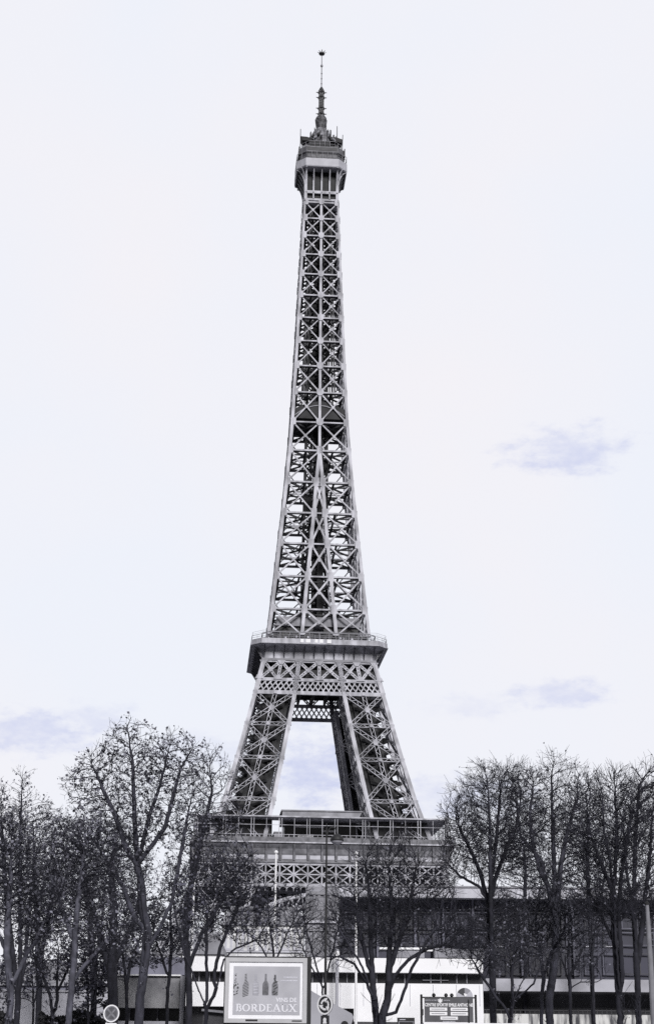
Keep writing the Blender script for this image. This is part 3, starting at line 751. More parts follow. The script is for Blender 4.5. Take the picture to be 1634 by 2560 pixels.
m = MB(); rect_box(m, 1085, 2370, 1209, 2394, 108.5, 4); rect_box(m, 985, 2376, 1060, 2394, 108.5, 3); to_parent(m.build('roof_plant_room', wall_grey), hall)
for x in (1240, 1330, 1462, 1510): m = MB(); rect_box(m, x, 2365, x + 20, 2367.5, 112.8, .2); to_parent(m.build('light_fitting', M['stone']), hall)

base = empty('concrete_terrace', (16, 103, 0))
tag(base, 'low terrace with pale concrete band above a streaked, weather stained wall, bottom right', 'terrace wall')
m = MB(); rect_box(m, 1207, 2446, 1760, 2477, 102, 1.0); to_parent(m.build('parapet_band', mat('pale_concrete_band', T(.36), .85, .2, .7)), base)
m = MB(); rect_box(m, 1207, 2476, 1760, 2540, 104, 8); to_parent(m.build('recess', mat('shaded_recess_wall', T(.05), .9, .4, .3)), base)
m = MB(); a = at(1207, 2534, 101.2); b = at(1760, 2534, 101.2); m.box(a.x, 101.2, 0, b.x, 101.8, a.z); to_parent(m.build('stained_wall', stained), base)
m = MB()
for x in range(1215, 1640, 12): rect_box(m, x, 2524, x + 1, 2535, 101.3, .05)
rect_box(m, 1207, 2523.5, 1760, 2525, 101.3, .06); to_parent(m.build('railing', M['iron_dark']), base)

white = empty('white_building', (0, 99, 0))
tag(white, 'low white rendered building with a dark ribbon window, behind the wine billboard and notice board', 'building')
XL, XR = 464, 1206
m = MB(); rect_box(m, XL, 2391, XR, 2427, 98, 9)
to_parent(m.build('upper_wall', wall_white), white)
m = MB(); rect_box(m, XL, 2427, XR - 4, 2454, 98.7, 8); to_parent(m.build('ribbon_window', M['glass']), white)
m = MB()
for x in (497, 523, 549, 600, 780, 806, 832, 838, 866, 940, 1010, 1075, 1100, 1140, 1165): rect_box(m, x, 2427 + (x - XL) * .0087, x + 2, 2453 + (x - XL) * .0087, 98.55, .1)
rect_box(m, 1056, 2449.5, 1120, 2451, 98.55, .1)
to_parent(m.build('window_mullions', M['iron_mid']), white)
m = MB(); a = at(XL + 2, 2454, 98.2); b = at(XR, 2457, 98.2); c0 = at(852, 2521, 98.2); c1 = at(884, 2521, 98.2); l1 = at(560, 2516, 98.2)
zt = a.z
m.box(l1.x, 98.2, 0, c0.x, 106, zt); m.box(c0.x, 98.2, c0.z, c1.x, 106, zt); m.box(c1.x, 98.2, 0, b.x, 106, zt); m.box(a.x, 98.2, l1.z, l1.x, 106, zt)
to_parent(m.build('lower_wall', wall_white), white)
m = MB(); m.box(c0.x, 98.9, 0, c1.x, 99.1, c0.z); m.box(a.x, 99.0, 0, l1.x, 99.2, l1.z); to_parent(m.build('doorway', M['glass']), white)
m = MB(); rect_box(m, 884, 2554, 1000, 2562, 98.0, .15); to_parent(m.build('dado', M['iron_dark']), white)
m = MB()
for x in range(560, 1200, 58): rect_box(m, x, 2456 + (x - XL) * .0087, x + .9, 2515, 98.17, .02)
m_j = mat('joint_grey', T(.45), .8, .1)
for k_ in range(0, len(m.v), 8):
    q = MB(); q.hexa(m.v[k_:k_ + 8]); to_parent(q.build('wall_joint', m_j), white)
# emblem painted on the white wall
em = MB(); ec = at(1160.7, 2491, 98.15); er = 20 * .0245
def sector(mb, c, r, a0, a1, y, th=.02, r0=0.0):
    pts = [(c.x + r0 * math.cos(R(a0)), y, c.z + r0 * math.sin(R(a0)))] if r0 == 0 else [(c.x + r0 * math.cos(R(t)), y, c.z + r0 * math.sin(R(t))) for t in np.linspace(a1, a0, 6)]
    pts += [(c.x + r * math.cos(R(t)), y, c.z + r * math.sin(R(t))) for t in np.linspace(a0, a1, 8)]
    mb.prism(pts[::-1], (0, th, 0))
emb = empty('wall_emblem', (ec.x, 98.1, ec.z)); tag(emb, 'round emblem of grey and dark sectors painted on the white wall above the notice board', 'emblem')
for (a0, a1, gcol) in ((90, 152, .06), (152, 200, .42), (200, 270, .3), (42, 90, .28), (0, 42, .45), (-90, 0, .35)):
    q = MB(); sector(q, ec, er, a0, a1, 98.17, .025); to_parent(q.build('sector', mat('emblem_grey', T(gcol), .7, .08)), emb)
q = MB(); sector(q, ec, er * .35, 20, 110, 98.165, .004); to_parent(q.build('white_sector', M['white']), emb)  # white part of the emblem's own pattern, near its centre

left = empty('panelled_building', (-9, 103, 0))
tag(left, 'low building with pale panels over a dark recess, behind the highest left tree', 'building')
m = MB(); rect_box(m, 284, 2439, 452, 2519, 102, 6); to_parent(m.build('panel', mat('weathered_panel', T(.33, 1, 1.06), .85, .0, .6, col2=T(.12), stretch=(1, 1, .8), lo=.34, hi=.6)), left)
m = MB(); rect_box(m, 280, 2435, 452, 2438.5, 101.8, 6.4); to_parent(m.build('coping', M['white']), left)
m = MB(); rect_box(m, 284, 2519, 452, 2552, 103.5, 4); to_parent(m.build('recess', M['glass']), left)
m = MB(); a = at(290, 2552, 101.6); b = at(452, 2552, 101.6); m.box(a.x, 101.6, 0, b.x, 102.2, a.z); to_parent(m.build('plinth', M['stone']), left)
m = MB(); a = at(452, 2440, 101.4); b = at(463, 2440, 101.4); m.box(a.x, 101.4, 0, b.x, 102.6, a.z); to_parent(m.build('pillar', wall_grey), left)
m = MB(); a = at(463.5, 2516, 101.5); b = at(475, 2516, 101.5); m.box(a.x, 101.5, 0, b.x, 102.4, a.z); to_parent(m.build('door_panel', M['stone']), left)
m = MB(); rect_box(m, 320, 2519, 326, 2552, 103.2, .2); rect_box(m, 392, 2519, 396, 2552, 103.2, .2); to_parent(m.build('post', M['iron_mid']), left)
m = MB(); rect_box(m, 300, 2392, 462, 2436, 108, 10); to_parent(m.build('upper_storey', mid_panel), left)

lw = empty('garden_wall', (-22, 118, 0)); tag(lw, 'long pale boundary wall behind the trunks at bottom left', 'wall')
m = MB(); a = at(-120, 2478, 118); b = at(282, 2478, 118); m.box(a.x, 118, 0, b.x, 118.6, a.z); to_parent(m.build('wall', mat('pale_wall_render', T(.42), .85, .15, .4)), lw)
m = MB(); m.box(a.x, 117.9, a.z, b.x, 118.7, a.z + .15); to_parent(m.build('coping', M['stone']), lw)
def leaf_cloud(name, n, box, size, m_, parent, seed):
    r = np.random.default_rng(seed); (x0, y0, z0, x1, y1, z1) = box
    P = r.uniform((x0, y0, z0), (x1, y1, z1), (n, 3)); P[:, 2] -= (r.random(n) ** 3) * .0
    lump = np.sin(P[:, 0] * 1.7 + seed) * .35 + np.sin(P[:, 0] * .6) * .3; P[:, 2] += lump * (P[:, 2] - z0) / (z1 - z0)
    A = r.normal(size=(n, 3)); A /= np.linalg.norm(A, axis=1)[:, None]; B = np.cross(A, r.normal(size=(n, 3))); B /= np.linalg.norm(B, axis=1)[:, None]
    s = size * r.uniform(.6, 1.4, (n, 1)); V = np.concatenate([P - A * s, P + B * s * .6, P + A * s, P - B * s * .6], 1).reshape(-1, 3)
    o = np_mesh(name, V, np.arange(4 * n).reshape(-1, 4), m_)
    return to_parent(o, parent) if parent else o
hedge_m = mat('hedge_leaf', T(.035), .7, .4, 2)
for (x0, x1, yt, dist, lab) in ((95, 262, 2528, 96, 'clipped dark hedge in front of the pale wall at the bottom left'), (-60, 40, 2545, 92, 'dark hedge at the far left edge beside the pale trunk')):
    a = at(x0, yt, dist); b = at(x1, yt, dist); h = empty('hedge', ((a.x + b.x) / 2, dist, 0)); tag(h, lab, 'hedge')
    leaf_cloud('foliage', 9000, (a.x, dist, 1.2, b.x, dist + 1.4, a.z), .12, hedge_m, h, x0 + 100)
    m = MB()
    for k in range(9): x = lerp(a.x + .2, b.x - .2, k / 8); m.cyl((x, dist + .7, 0), (x, dist + .7, a.z - .4), .05, .03, 6)
    to_parent(m.build('stems', M['black_and_shade']), h)

def city_block(lab, x0, x1, yt, dist, depth, wm, cols, rows, fh, roof=True, pane=None, fm_=None):
    fm_ = fm_ or M['stone']
    a = at(x0, yt, dist); b = at(x1, yt, dist); o = empty('apartment_building', ((a.x + b.x) / 2, dist, 0)); tag(o, lab, 'building')
    H = a.z
    m = MB(); m.box(a.x, dist, 0, b.x, dist + depth, H - (2.5 if roof else 0)); to_parent(m.build('wall', wm), o)
    if roof:
        m = MB(); z = H - 2.5
        m.hexa([(a.x - .3, dist - .3, z), (b.x + .3, dist - .3, z), (b.x + .3, dist + depth, z), (a.x - .3, dist + depth, z), (a.x + .8, dist + 2, H), (b.x - .8, dist + 2, H), (b.x - .8, dist + depth - 1, H), (a.x + .8, dist + depth - 1, H)])
        r_ = to_parent(m.build('roof', M['iron_mid']), o)
        m = MB()
        for k in range(max(1, int((b.x - a.x) / 9))): x = a.x + 3 + k * 9; m.box(x, dist + 3, H - .5, x + 1.6, dist + 4.2, H + 1.6)
        c = m.build('chimney', M['stone']); c.parent = r_; c.matrix_parent_inverse = Matrix.Translation(-o.location)
    cw = (b.x - a.x) / cols
    for r_ in range(rows):
        z0 = H - (2.5 if roof else 0) - fh * (r_ + 1) + .5
        for c in range(cols):
            x = a.x + cw * (c + .5); fw = min(1.3, cw * .32)
            m = MB(); m.box(x - fw * .5 - .25, dist - .12, z0 - .25, x - fw * .5, dist, z0 + fh * .62); m.box(x + fw * .5, dist - .12, z0 - .25, x + fw * .5 + .25, dist, z0 + fh * .62)
            m.box(x - fw * .5 - .35, dist - .2, z0 + fh * .62, x + fw * .5 + .35, dist, z0 + fh * .62 + .3); m.box(x - fw * .5, dist - .12, z0 - .25, x + fw * .5, dist, z0)
            f = to_parent(m.build('window', fm_), o)
            m = MB(); m.box(x - fw * .5, dist - .03, z0, x + fw * .5, dist, z0 + fh * .62)
            p = m.build('pane', pane or M['glass']); p.parent = f; p.matrix_parent_inverse = Matrix.Translation(-o.location)
    m = MB()
    for r_ in range(rows): z0 = H - (2.5 if roof else 0) - fh * (r_ + 1) - .02; m.box(a.x - .1, dist - .25, z0, b.x + .1, dist, z0 + .22)
    to_parent(m.build('string_course', M['stone']), o)
    return o
cream = mat('cream_stone', T(.62, 1, 1.03), .8, .25, .4)
city_block('pale stone apartment building with white framed windows, seen under the tower arch', 560, 758, 2262, 205, 14, cream, 7, 5, 3.3)
city_block('grey stone apartment building between the pale one and the dark sports hall', 764, 847, 2216, 150, 14, mat('grey_stone', T(.25), .85, .25, .6), 3, 4, 3.3, roof=False, pane=mid_panel, fm_=M['iron_mid'])
city_block('distant pale block behind the left trees, next to the panelled building', 452, 556, 2330, 190, 12, cream, 4, 3, 3.3)
city_block('dark slate roofed block standing behind the trees at far left', -140, 240, 2400, 170, 14, mid_panel, 9, 3, 3.3)
city_block('grey slate roofed block behind the panelled building', 250, 445, 2372, 160, 14, M['iron_mid'], 5, 2, 3.3)

# grey sloping flank wall beside the billboard
gs = empty('stair_wall', (0, 88, 0)); tag(gs, 'grey sloping concrete flank wall of an outside stair, right of the wine billboard', 'stair wall')
dd = 88
pts = [at(x, y, dd) for x, y in ((770, 2472), (790, 2484), (832, 2508), (879, 2534), (884, 2543), (876, 2566))]
pts = [Vector((p.x, dd, p.z)) for p in pts] + [Vector((at(876, 2560, dd).x, dd, 0)), Vector((at(770, 2560, dd).x, dd, 0))]
m = MB(); m.prism(pts, (0, 3, 0)); to_parent(m.build('flank', mat('smooth_grey_concrete', T(.34), .8, .08, .4)), gs)
m = MB(); c = at(861, 2557, dd - .05); m.cyl((c.x, dd - .06, c.z - .1), (c.x, dd - .003, c.z - .1), .2, .2, 16); to_parent(m.build('round_vent', M['black_and_shade']), gs)
# dark grey shelter left of the billboard
sh_ = empty('garage', (at(530, 2560, 75).x, 75, 0)); tag(sh_, 'dark grey flat garage with a pale sloping roof edge, left of the wine billboard', 'garage')
m = MB(); a, b = at(508, 2528, 75), at(575, 2535, 75)
m.hexa([(a.x, 75, 0), (b.x, 75, 0), (b.x, 79, 0), (a.x, 79, 0), (a.x, 75, a.z), (b.x, 75, b.z), (b.x, 79, b.z), (a.x, 79, a.z)]); to_parent(m.build('wall', mat('garage_cladding', T(.07), .7, .2, 1)), sh_)
m = MB(); m.beam((a.x - .05, 74.9, a.z + .05), (b.x + .05, 74.9, b.z + .05), .1, .3); to_parent(m.build('roof_edge', M['iron_mid']), sh_)
m = MB(); m.box(a.x + .3, 74.95, 0, a.x + 1.1, 74.99, 2.1); to_parent(m.build('door', M['iron_dark']), sh_)

# ================================================================== STREET THINGS
metal_d = mat('dark_grey_metal', T(.02), .6, .2, 2); metal_m = mat('grey_metal', T(.2), .45, .15, 2)
# ---- billboard
BD = 60.0; bc = at(664, 2476, BD)
bb = empty('billboard', (bc.x, BD, 0)); tag(bb, 'white framed billboard with five patterned wine bottles and the word BORDEAUX', 'billboard')
def L2(x, y): p = at(x, y, BD); return p.x - bc.x, p.z          # local x, z
x0, zt = L2(564.5, 2393.5); x1, zb = L2(766, 2558.5)
m = MB(); m.box(x0 - .04, .06, zb - .07, x1 + .15, .42, zt + .05); cs = m.build('casing', metal_d, bb)
m = MB(); m.box(-.22, .12, 0, .22, .36, zb - .07); m.build('post', metal_d, bb)
def fr_box(mb, xa, za, xb, zb_, t, y0, y1):
    mb.box(xa, y0, za, xb, y1, za + t); mb.box(xa, y0, zb_ - t, xb, y1, zb_); mb.box(xa, y0, za + t, xa + t, y1, zb_ - t); mb.box(xb - t, y0, za + t, xb, y1, zb_ - t)
m = MB(); fr_box(m, x0, zb, x1, zt, .15, -.02, .06); m.build('frame', mat('frame_paint', T(.45, 1, 1.05), .5, .04), bb)
m = MB(); m.box(x0 + .15, .03, zb + .15, x1 - .15, .055, zt - .15); m.build('mount', mat('mount_white', T(.8, 1, 1.05), .6, .02), bb)
px0, pzt = L2(584.5, 2415); px1, pzb = L2(749, 2538)
m = MB(); m.box(px0, .02, pzb, px1, .03, pzt); ps = m.build('poster', mat('poster_paper', T(.40, 1, 1.1), .6, .09, .9, detail=2), bb)
sx_, sz_ = (px1 - px0) / (1255 - 215), (pzt - pzb) / (1010 - 225)
def ZP(rx, ry): return px0 + (rx - 215) * sx_, pzt - (ry - 225) * sz_
ink = mat('poster_ink', T(.045), .6, .1); ink2 = mat('poster_grey_ink', T(.16), .6, .25, 9); ink3 = mat('poster_pale_ink', T(.33), .6, .1, 6); pw = mat('poster_white', T(.72, 1, 1.08), .6, .02)
def bott_w(t):                      # half width (0..1) as function of height 0..1
    return .9 if t < .05 else 1.0 if t < .52 else 1.0 - (t - .52) / .18 * .66 if t < .70 else .34 - (t - .7) * .1 if t < .97 else .3
def bottle_poly(cx, hw, y0, y1, y):
    H = y0 - y1; l = [(-bott_w(t), t) for t in (0, .05, .3, .52, .58, .64, .7, .85, 1)]; pts = l + [(-a, t) for a, t in l[::-1]]
    return [(ZP(cx + a * hw, y0 - t * H)[0], y, ZP(0, y0 - t * H)[1]) for a, t in pts]
for i, (cx, kind) in enumerate(((250, 'spots'), (408, 'stripes'), (566, 'pale'), (718, 'lined'), (864, 'dark'))):
    m = MB(); hw = 48; y0, y1 = 695, 348
    if kind == 'spots':
        r_ = random.Random(2)
        for k in range(46):
            t = r_.random() ** 1.0; a = r_.uniform(-1, 1) * max(.1, bott_w(t) - .1); rr = r_.uniform(5, 11) * (.6 if t > .7 else 1)
            c = (max(cx + a * hw, 224), y0 - t * (y0 - y1)); n = 7
            m.prism([(ZP(c[0] + rr * math.cos(q), 0)[0], .018, ZP(0, c[1] + rr * math.sin(q) * 1.1)[1]) for q in [2 * math.pi * k2 / n for k2 in range(n)]][::1], (0, -.004 - .0001 * k, 0))
        mm = ink
    elif kind == 'stripes':
        mm = ink; k = 0
        for k in range(15):
            t = k / 14; w = bott_w(min(t, .96)); ya = y0 - t * (y0 - y1) + 10; dy = 34 * w
            m.prism([(ZP(cx - hw * w, 0)[0], .018, ZP(0, ya + dy / 2 - 6)[1]), (ZP(cx - hw * w, 0)[0], .018, ZP(0, ya + dy / 2 + 5)[1]), (ZP(cx + hw * w, 0)[0], .018, ZP(0, ya - dy / 2 + 5)[1]), (ZP(cx + hw * w, 0)[0], .018, ZP(0, ya - dy / 2 - 6)[1])], (0, -.005, 0))
    else:
        m.prism(bottle_poly(cx, hw, y0, y1 + (12 if kind != 'lined' else 0), .018), (0, -.004, 0)); mm = {'pale': ink3, 'lined': ink2, 'dark': ink2}[kind]
    bo = m.build('printed_bottle', mm, ps)
    if kind in ('lined', 'dark', 'pale'):
        m = MB()
        if kind == 'lined':
            for q in range(-3, 4): m.box(ZP(cx + q * 13 - 2, 0)[0], .010, ZP(0, 685)[1], ZP(cx + q * 13 + 2, 0)[0], .0135, ZP(0, 500 + abs(q) * 12)[1])
        elif kind == 'dark':
            for (xa, ya, xb, yb) in ((845, 420, 880, 480), (838, 500, 905, 470), (835, 560, 890, 520), (850, 600, 905, 560), (825, 650, 870, 620), (850, 690, 900, 640), (864, 370, 866, 430)):
                p_, q_ = ZP(xa, ya), ZP(xb, yb); m.beam((p_[0], .011, p_[1]), (q_[0], .011, q_[1]), .035, .004)
        else:
            for ya in (520, 560, 610, 660): p_, q_ = ZP(530, ya), ZP(600, ya - 12); m.beam((p_[0], .011, p_[1]), (q_[0], .011, q_[1]), .02, .004)
        m.build('pattern', ink if kind != 'pale' else mat('poster_lilac', T(.5), .6, .05), bo)
# the lettering, capitals with serifs
def serif_word(word, rx0, rx1, ry0, ry1, stroke, mname):
    z0, z1 = ZP(0, ry1)[1], ZP(0, ry0)[1]; H = z1 - z0; xa = ZP(rx0, 0)[0]; xb = ZP(rx1, 0)[0]
    adv = {'B': .8, 'O': .95, 'R': .88, 'D': .9, 'E': .8, 'A': .92, 'U': .92, 'X': .92}
    tot_ = sum(adv[c] for c in word); u = (xb - xa) / tot_; m = MB(); x = xa; s = stroke
    Y = .014; TH = .008; ct = [0]
    def bar(a, b, w=s):
        ct[0] += 1; y = Y - .0003 * (ct[0] % 7); m.beam((a[0], y, a[1]), (b[0], y, b[1]), w, TH)
    def serif(cx, z): bar((cx - s * 1.25, z), (cx + s * 1.25, z), s * .38)
    def arc(cx, cz, rx, rz, a0, a1, w=s):
        n = 12; P_ = [(cx + rx * math.cos(R(lerp(a0, a1, k / n))), cz + rz * math.sin(R(lerp(a0, a1, k / n)))) for k in range(n + 1)]
        for k_, (p, q) in enumerate(zip(P_, P_[1:])):
            t = R(lerp(a0, a1, (k_ + .5) / n)); bar(p, q, s * (.45 + .65 * abs(math.cos(t))))
    for c in word:
        w = adv[c] * u * .84; l = x + s * .6; r_ = x + w
        zt_, zb_ = z1 - s * .2, z0 + s * .2; mid = (z0 + z1) / 2
        if c in 'BRDE':
            bar((l + s * .5, z0), (l + s * .5, z1)); serif(l + s * .5, zb_); serif(l + s * .5, zt_)
        if c == 'B': arc(l + s * .8, z0 + H * .74, w * .5, H * .24, -90, 90); arc(l + s * .8, z0 + H * .27, w * .58, H * .25, -90, 90)
        if c == 'R': arc(l + s * .8, z0 + H * .72, w * .52, H * .25, -90, 90); bar((l + w * .4, mid), (r_, z0)); serif(r_, zb_)
        if c == 'D': arc(l + s * .6, mid, w * .72, H * .46, -90, 90)
        if c == 'O': arc(x + w * .5, mid, w * .47, H * .46, 0, 360)
        if c == 'E':
            for z, k in ((zt_, 1), (mid, .8), (zb_, 1.05)): bar((l + s * .5, z), (l + (w - s) * k, z), s * .45)
            bar((l + (w - s), zt_), (l + (w - s), zt_ - H * .2), s * .4); bar((l + (w - s) * 1.05, zb_), (l + (w - s) * 1.05, zb_ + H * .22), s * .4)
        if c == 'A': bar((x + s * .3, z0), (x + w * .5, z1), s * .5); bar((x + w * .5, z1), (x + w * .97, z0), s); bar((x + w * .22, z0 + H * .33), (x + w * .78, z0 + H * .33), s * .4); serif(x + s * .4, zb_); serif(x + w * .97, zb_)
        if c == 'U': bar((l + s * .4, z1), (l + s * .4, z0 + H * .32)); bar((r_ - s * .3, z1), (r_ - s * .3, z0 + H * .32), s * .5); arc((l + r_) / 2, z0 + H * .32, (r_ - l) / 2 - s * .35, H * .29, 180, 360); serif(l + s * .4, zt_); serif(r_ - s * .3, zt_)
        if c == 'X': bar((x + s * .6, z1), (x + w * .97, z0), s); bar((x + w * .95, z1), (x + s * .5, z0), s * .5); [serif(q, z) for q, z in ((x + s * .6, zt_), (x + w * .95, zt_), (x + s * .5, zb_), (x + w * .97, zb_))]
        x += adv[c] * u
    return m.build('lettering', mname, ps)
serif_word('BORDEAUX', 262, 1210, 838, 958, .052, pw)
tx, tz = ZP(882, 800); text_mesh('VINS DE', .21, 'lettering', pw, ps, (tx, .016, tz), .004, .004, 1.0)
m = MB(); r_ = random.Random(8)
for (xa, xb, y) in ((1000, 1200, 400), (955, 1200, 455)):
    x = xa
    while x < xb: w = r_.uniform(8, 20); p_ = ZP(x, y + 10); q_ = ZP(x + w, y - 9); m.box(p_[0], .013, p_[1], q_[0], .019, q_[1]); x += w + r_.uniform(5, 10)
m.build('small_print', mat('poster_print', T(.6), .6, .05), ps)
m = MB()
for (xa, xb, y, h) in ((418, 605, 1100, 14), (1135, 1290, 1104, 9)):
    p_, q_ = ZP(xa, y + h), ZP(xb, y - h); zz = zb + .06
    m.box(p_[0], -.03, zz, q_[0], -.021, zz + h * sz_ * 2)
m.build('name_strip', metal_d, bb)

# ---- round signs on posts
def ring(mb, c, r0, r1, y0, y1, n=28):
    k = len(mb.v)
    for y in (y0, y1):
        for r in (r0, r1):
            for i in range(n): t = 2 * math.pi * i / n; mb.v.append((c[0] + r * math.cos(t), y, c[1] + r * math.sin(t)))
    for i in range(n):
        j = (i + 1) % n
        mb.f += [(k+i, k+j, k+n+j, k+n+i), (k+2*n+i, k+3*n+i, k+3*n+j, k+2*n+j), (k+i, k+2*n+i, k+2*n+j, k+j), (k+n+i, k+n+j, k+3*n+j, k+3*n+i)]
def disc(mb, c, r, y0, y1, n=28): mb.cyl((c[0], y0, c[1]), (c[0], y1, c[1]), r, r, n)
SD = 45.0
c1 = at(811.8, 2511.8, SD); s1 = empty('traffic_sign', (c1.x, SD, 0), R(-38))
tag(s1, 'round dark sign with white rim and white marks, in front of the lamp post', 'traffic sign')
rr = .262; zc = c1.z
m = MB(); m.cyl((0, .06, 0), (0, .06, zc + rr * .9), .035, .035, 10); m.build('post', metal_m, s1)
m = MB(); disc(m, (0, zc), rr, 0, .02); m.build('disc', mat('sign_dark', T(.03), .4, .1), s1)
m = MB(); ring(m, (0, zc), rr * .84, rr * 1.0, -.012, .0); m.build('rim', M['white'], s1)
m = MB(); r_ = random.Random(4)
for k in range(3):
    a = 90 + k * 120
    for j in range(4):
        t0, t1 = R(a + j * 20), R(a + j * 20 + 18); q = rr * .47; m.beam((q * math.cos(t0), -.004, zc + q * math.sin(t0)), (q * math.cos(t1), -.004, zc + q * math.sin(t1)), .055, .006)
    t = R(a + 92); q = rr * .5; c = Vector((q * math.cos(t), -.001, zc + q * math.sin(t))); d = Vector((-math.sin(t), 0, math.cos(t))); e = Vector((math.cos(t), 0, math.sin(t)))
    m.prism([c - e * .075, c + e * .075, c + d * .1], (0, -.007, 0))
m.build('marking', M['white'], s1)
m = MB(); m.box(-.14, 0, zc - rr - .26, .14, .02, zc - rr - .02); sq = m.build('square_plate', mat('sign_dark_b', T(.035), .4, .1), s1)
m = MB(); disc(m, (0, zc - rr - .13), .055, -.006, -.001, 16); m.prism([(-.07, -.0015, zc - rr - .23), (.07, -.0015, zc - rr - .23), (.03, -.0015, zc - rr - .12), (-.03, -.0015, zc - rr - .12)], (0, -.005, 0)); m.build('symbol', M['white'], sq)
m = MB(); m.box(-.15, 0, zc - rr - .62, .15, .02, zc - rr - .28); m.build('white_plate', M['white'], s1)
c2 = at(279, 2533.7, 48); s2 = empty('traffic_sign', (c2.x, 48, 0), R(-12)); zc = c2.z
tag(s2, 'round no stopping sign with white rim, grey face and dark cross, among the left trunks', 'traffic sign')
rr = .245
m = MB(); m.cyl((0, .06, 0), (0, .06, zc + rr * .9), .035, .035, 10); m.build('post', metal_m, s2)
m = MB(); disc(m, (0, zc), rr, 0, .02); m.build('disc', mat('sign_blue_grey', T(.10), .4, .15, 8), s2)
m = MB(); ring(m, (0, zc), rr * .85, rr, -.012, .0); m.build('rim', M['white'], s2)
m = MB(); ring(m, (0, zc), rr * .68, rr * .84, -.008, .0); q = rr * .48
m.beam((-q, -.003, zc - q), (q, -.003, zc + q), .055, .006); m.beam((-q, -.0045, zc + q), (q, -.0045, zc - q), .055, .006); m.build('cross', mat('sign_red_grey', T(.19), .4, .15, 8), s2)
m = MB(); m.box(-.17, 0, zc - rr - .32, .17, .02, zc - rr - .02); wp = m.build('white_plate', M['white'], s2)
m = MB(); m.beam((-.03, -.004, zc - rr - .16), (.1, -.004, zc - rr - .16), .03, .005); m.prism([(-.1, -.001, zc - rr - .16), (-.02, -.001, zc - rr - .1), (-.02, -.001, zc - rr - .22)], (0, -.006, 0)); m.build('arrow', ink2, wp)

# ---- lamp post
LD = 50.0; lp_b = at(812, 2560, LD); lt = at(818, 2058, LD); lx = lt.x
lamp = empty('street_lamp', (lx - .02, LD, 0)); tag(lamp, 'tall dark street lamp with a single hanging lantern, right of the wine billboard', 'street lamp')
m = MB(); m.lathe([(.12, 0), (.12, .9), (.07, 1.1), (.044, 3.5), (.034, 6.5), (.026, lt.z - .3), (.015, lt.z)], n=12); m.build('pole', metal_d, lamp)
hd = at(842, 2097, LD); hx = hd.x - lx + .02; ax = at(842, 2072, LD).z
m = MB(); prev = None
for k in range(9):
    t = k / 8 * math.pi; p = Vector((hx * (1 - math.cos(t)) / 2, 0, hd.z + .08 + .34 * math.sin(t) ** .8 - .12 * (1 - k / 8)))
    if prev: m.cyl(prev, p, .022, .022, 7)
    prev = p
m.build('arm', metal_d, lamp)
m = MB(); m.lathe([(.03, .16), (.1, .13), (.19, .04), (.215, -.04), (.2, -.07)], c=(hx, 0, hd.z), n=20); hood = m.build('hood', metal_d, lamp)
m = MB(); m.lathe([(.195, -.071), (.17, -.12), (.1, -.18), (.02, -.2)], c=(hx, 0, hd.z), n=20); m.build('globe', mat('lamp_glass', T(.3), .25, .05), lamp)
pp = at(1616, 2262, 56); pole = empty('utility_pole', (pp.x, 56, 0)); tag(pole, 'plain grey metal pole at the right edge of the picture', 'pole')
m = MB(); m.lathe([(.14, 0), (.12, 2), (.085, 6), (.06, pp.z)], n=12); m.build('pole', metal_m, pole)
m = MB(); m.lathe([(.08, pp.z), (.08, pp.z + .06), (.02, pp.z + .14)], n=12); m.build('cap', metal_d, pole)

# ---- white flagpoles
for (x, yt, yb, lab) in ((486, 2186, 2400, 'white mast standing in front of the left trees, leftmost of three'), (690, 2134, 2400, 'white mast directly above the wine billboard, middle of three'), (890, 2137, 2400, 'white mast right of the street lamp, rightmost of three')):
    p = at(x, yt, 96); o = empty('flagpole', (p.x, 96, 0)); tag(o, lab, 'mast', 'white masts in front of the tower')
    m = MB(); m.lathe([(.09, 0), (.08, 4), (.055, p.z)], n=10)
    m.build('pole', M['white'], o)
    m = MB(); m.lathe([(.05, p.z), (.12, p.z + .04), (.12, p.z + .12), (.03, p.z + .2)], n=10); m.build('finial', M['white'], o)
p = at(843, 2280, 97); o = empty('flagpole', (p.x, 97, 0)); tag(o, 'shorter pale post right of the street lamp, against the edge of the dark hall', 'post')
m = MB(); m.lathe([(.12, 0), (.09, p.z)], n=10); m.build('pole', M['stone'], o); m = MB(); m.lathe([(.17, at(843, 2398, 97).z), (.17, at(843, 2378, 97).z)], n=10); m.build('collar', M['white'], o)

# ---- sports centre notice board
ND = 62.0; nb0 = at(1060, 2493, ND); nb1 = at(1182.6, 2556, ND); cx = (nb0.x + nb1.x) / 2
nb = empty('notice_board', (cx, ND, 0)); tag(nb, 'dark notice board of the sports centre on two posts, with five white name panels', 'notice board')
hw = (nb1.x - nb0.x) / 2; zt, zb = nb0.z, nb1.z; sX = 2 * hw / (1190 - 295); sZ = (zt - zb) / (845 - 385)
def Q(rx, ry): return -hw + (rx - 295) * sX, zt - (ry - 385) * sZ
m = MB(); m.box(-hw, 0, zb, hw, .05, zt); bo = m.build('board', mat('board_paint', T(.085), .5, .1), nb)
for x in (240, 1240):
    X0 = Q(x, 0)[0]; m = MB(); m.cyl((X0, .03, 0), (X0, .03, Q(0, 345)[1]), .045, .045, 10); m.cyl((X0, .03, Q(0, 345)[1]), (X0, .03, Q(0, 330)[1]), .06, .02, 10); m.build('post', metal_d, nb)
m = MB(); m.box(Q(240, 0)[0], .02, zt - .03, Q(1240, 0)[0], .07, zt + .02); m.box(Q(232, 0)[0], -.02, Q(0, 722)[1], Q(275, 0)[0], .02, Q(0, 605)[1]); m.build('top_rail', metal_d, nb)
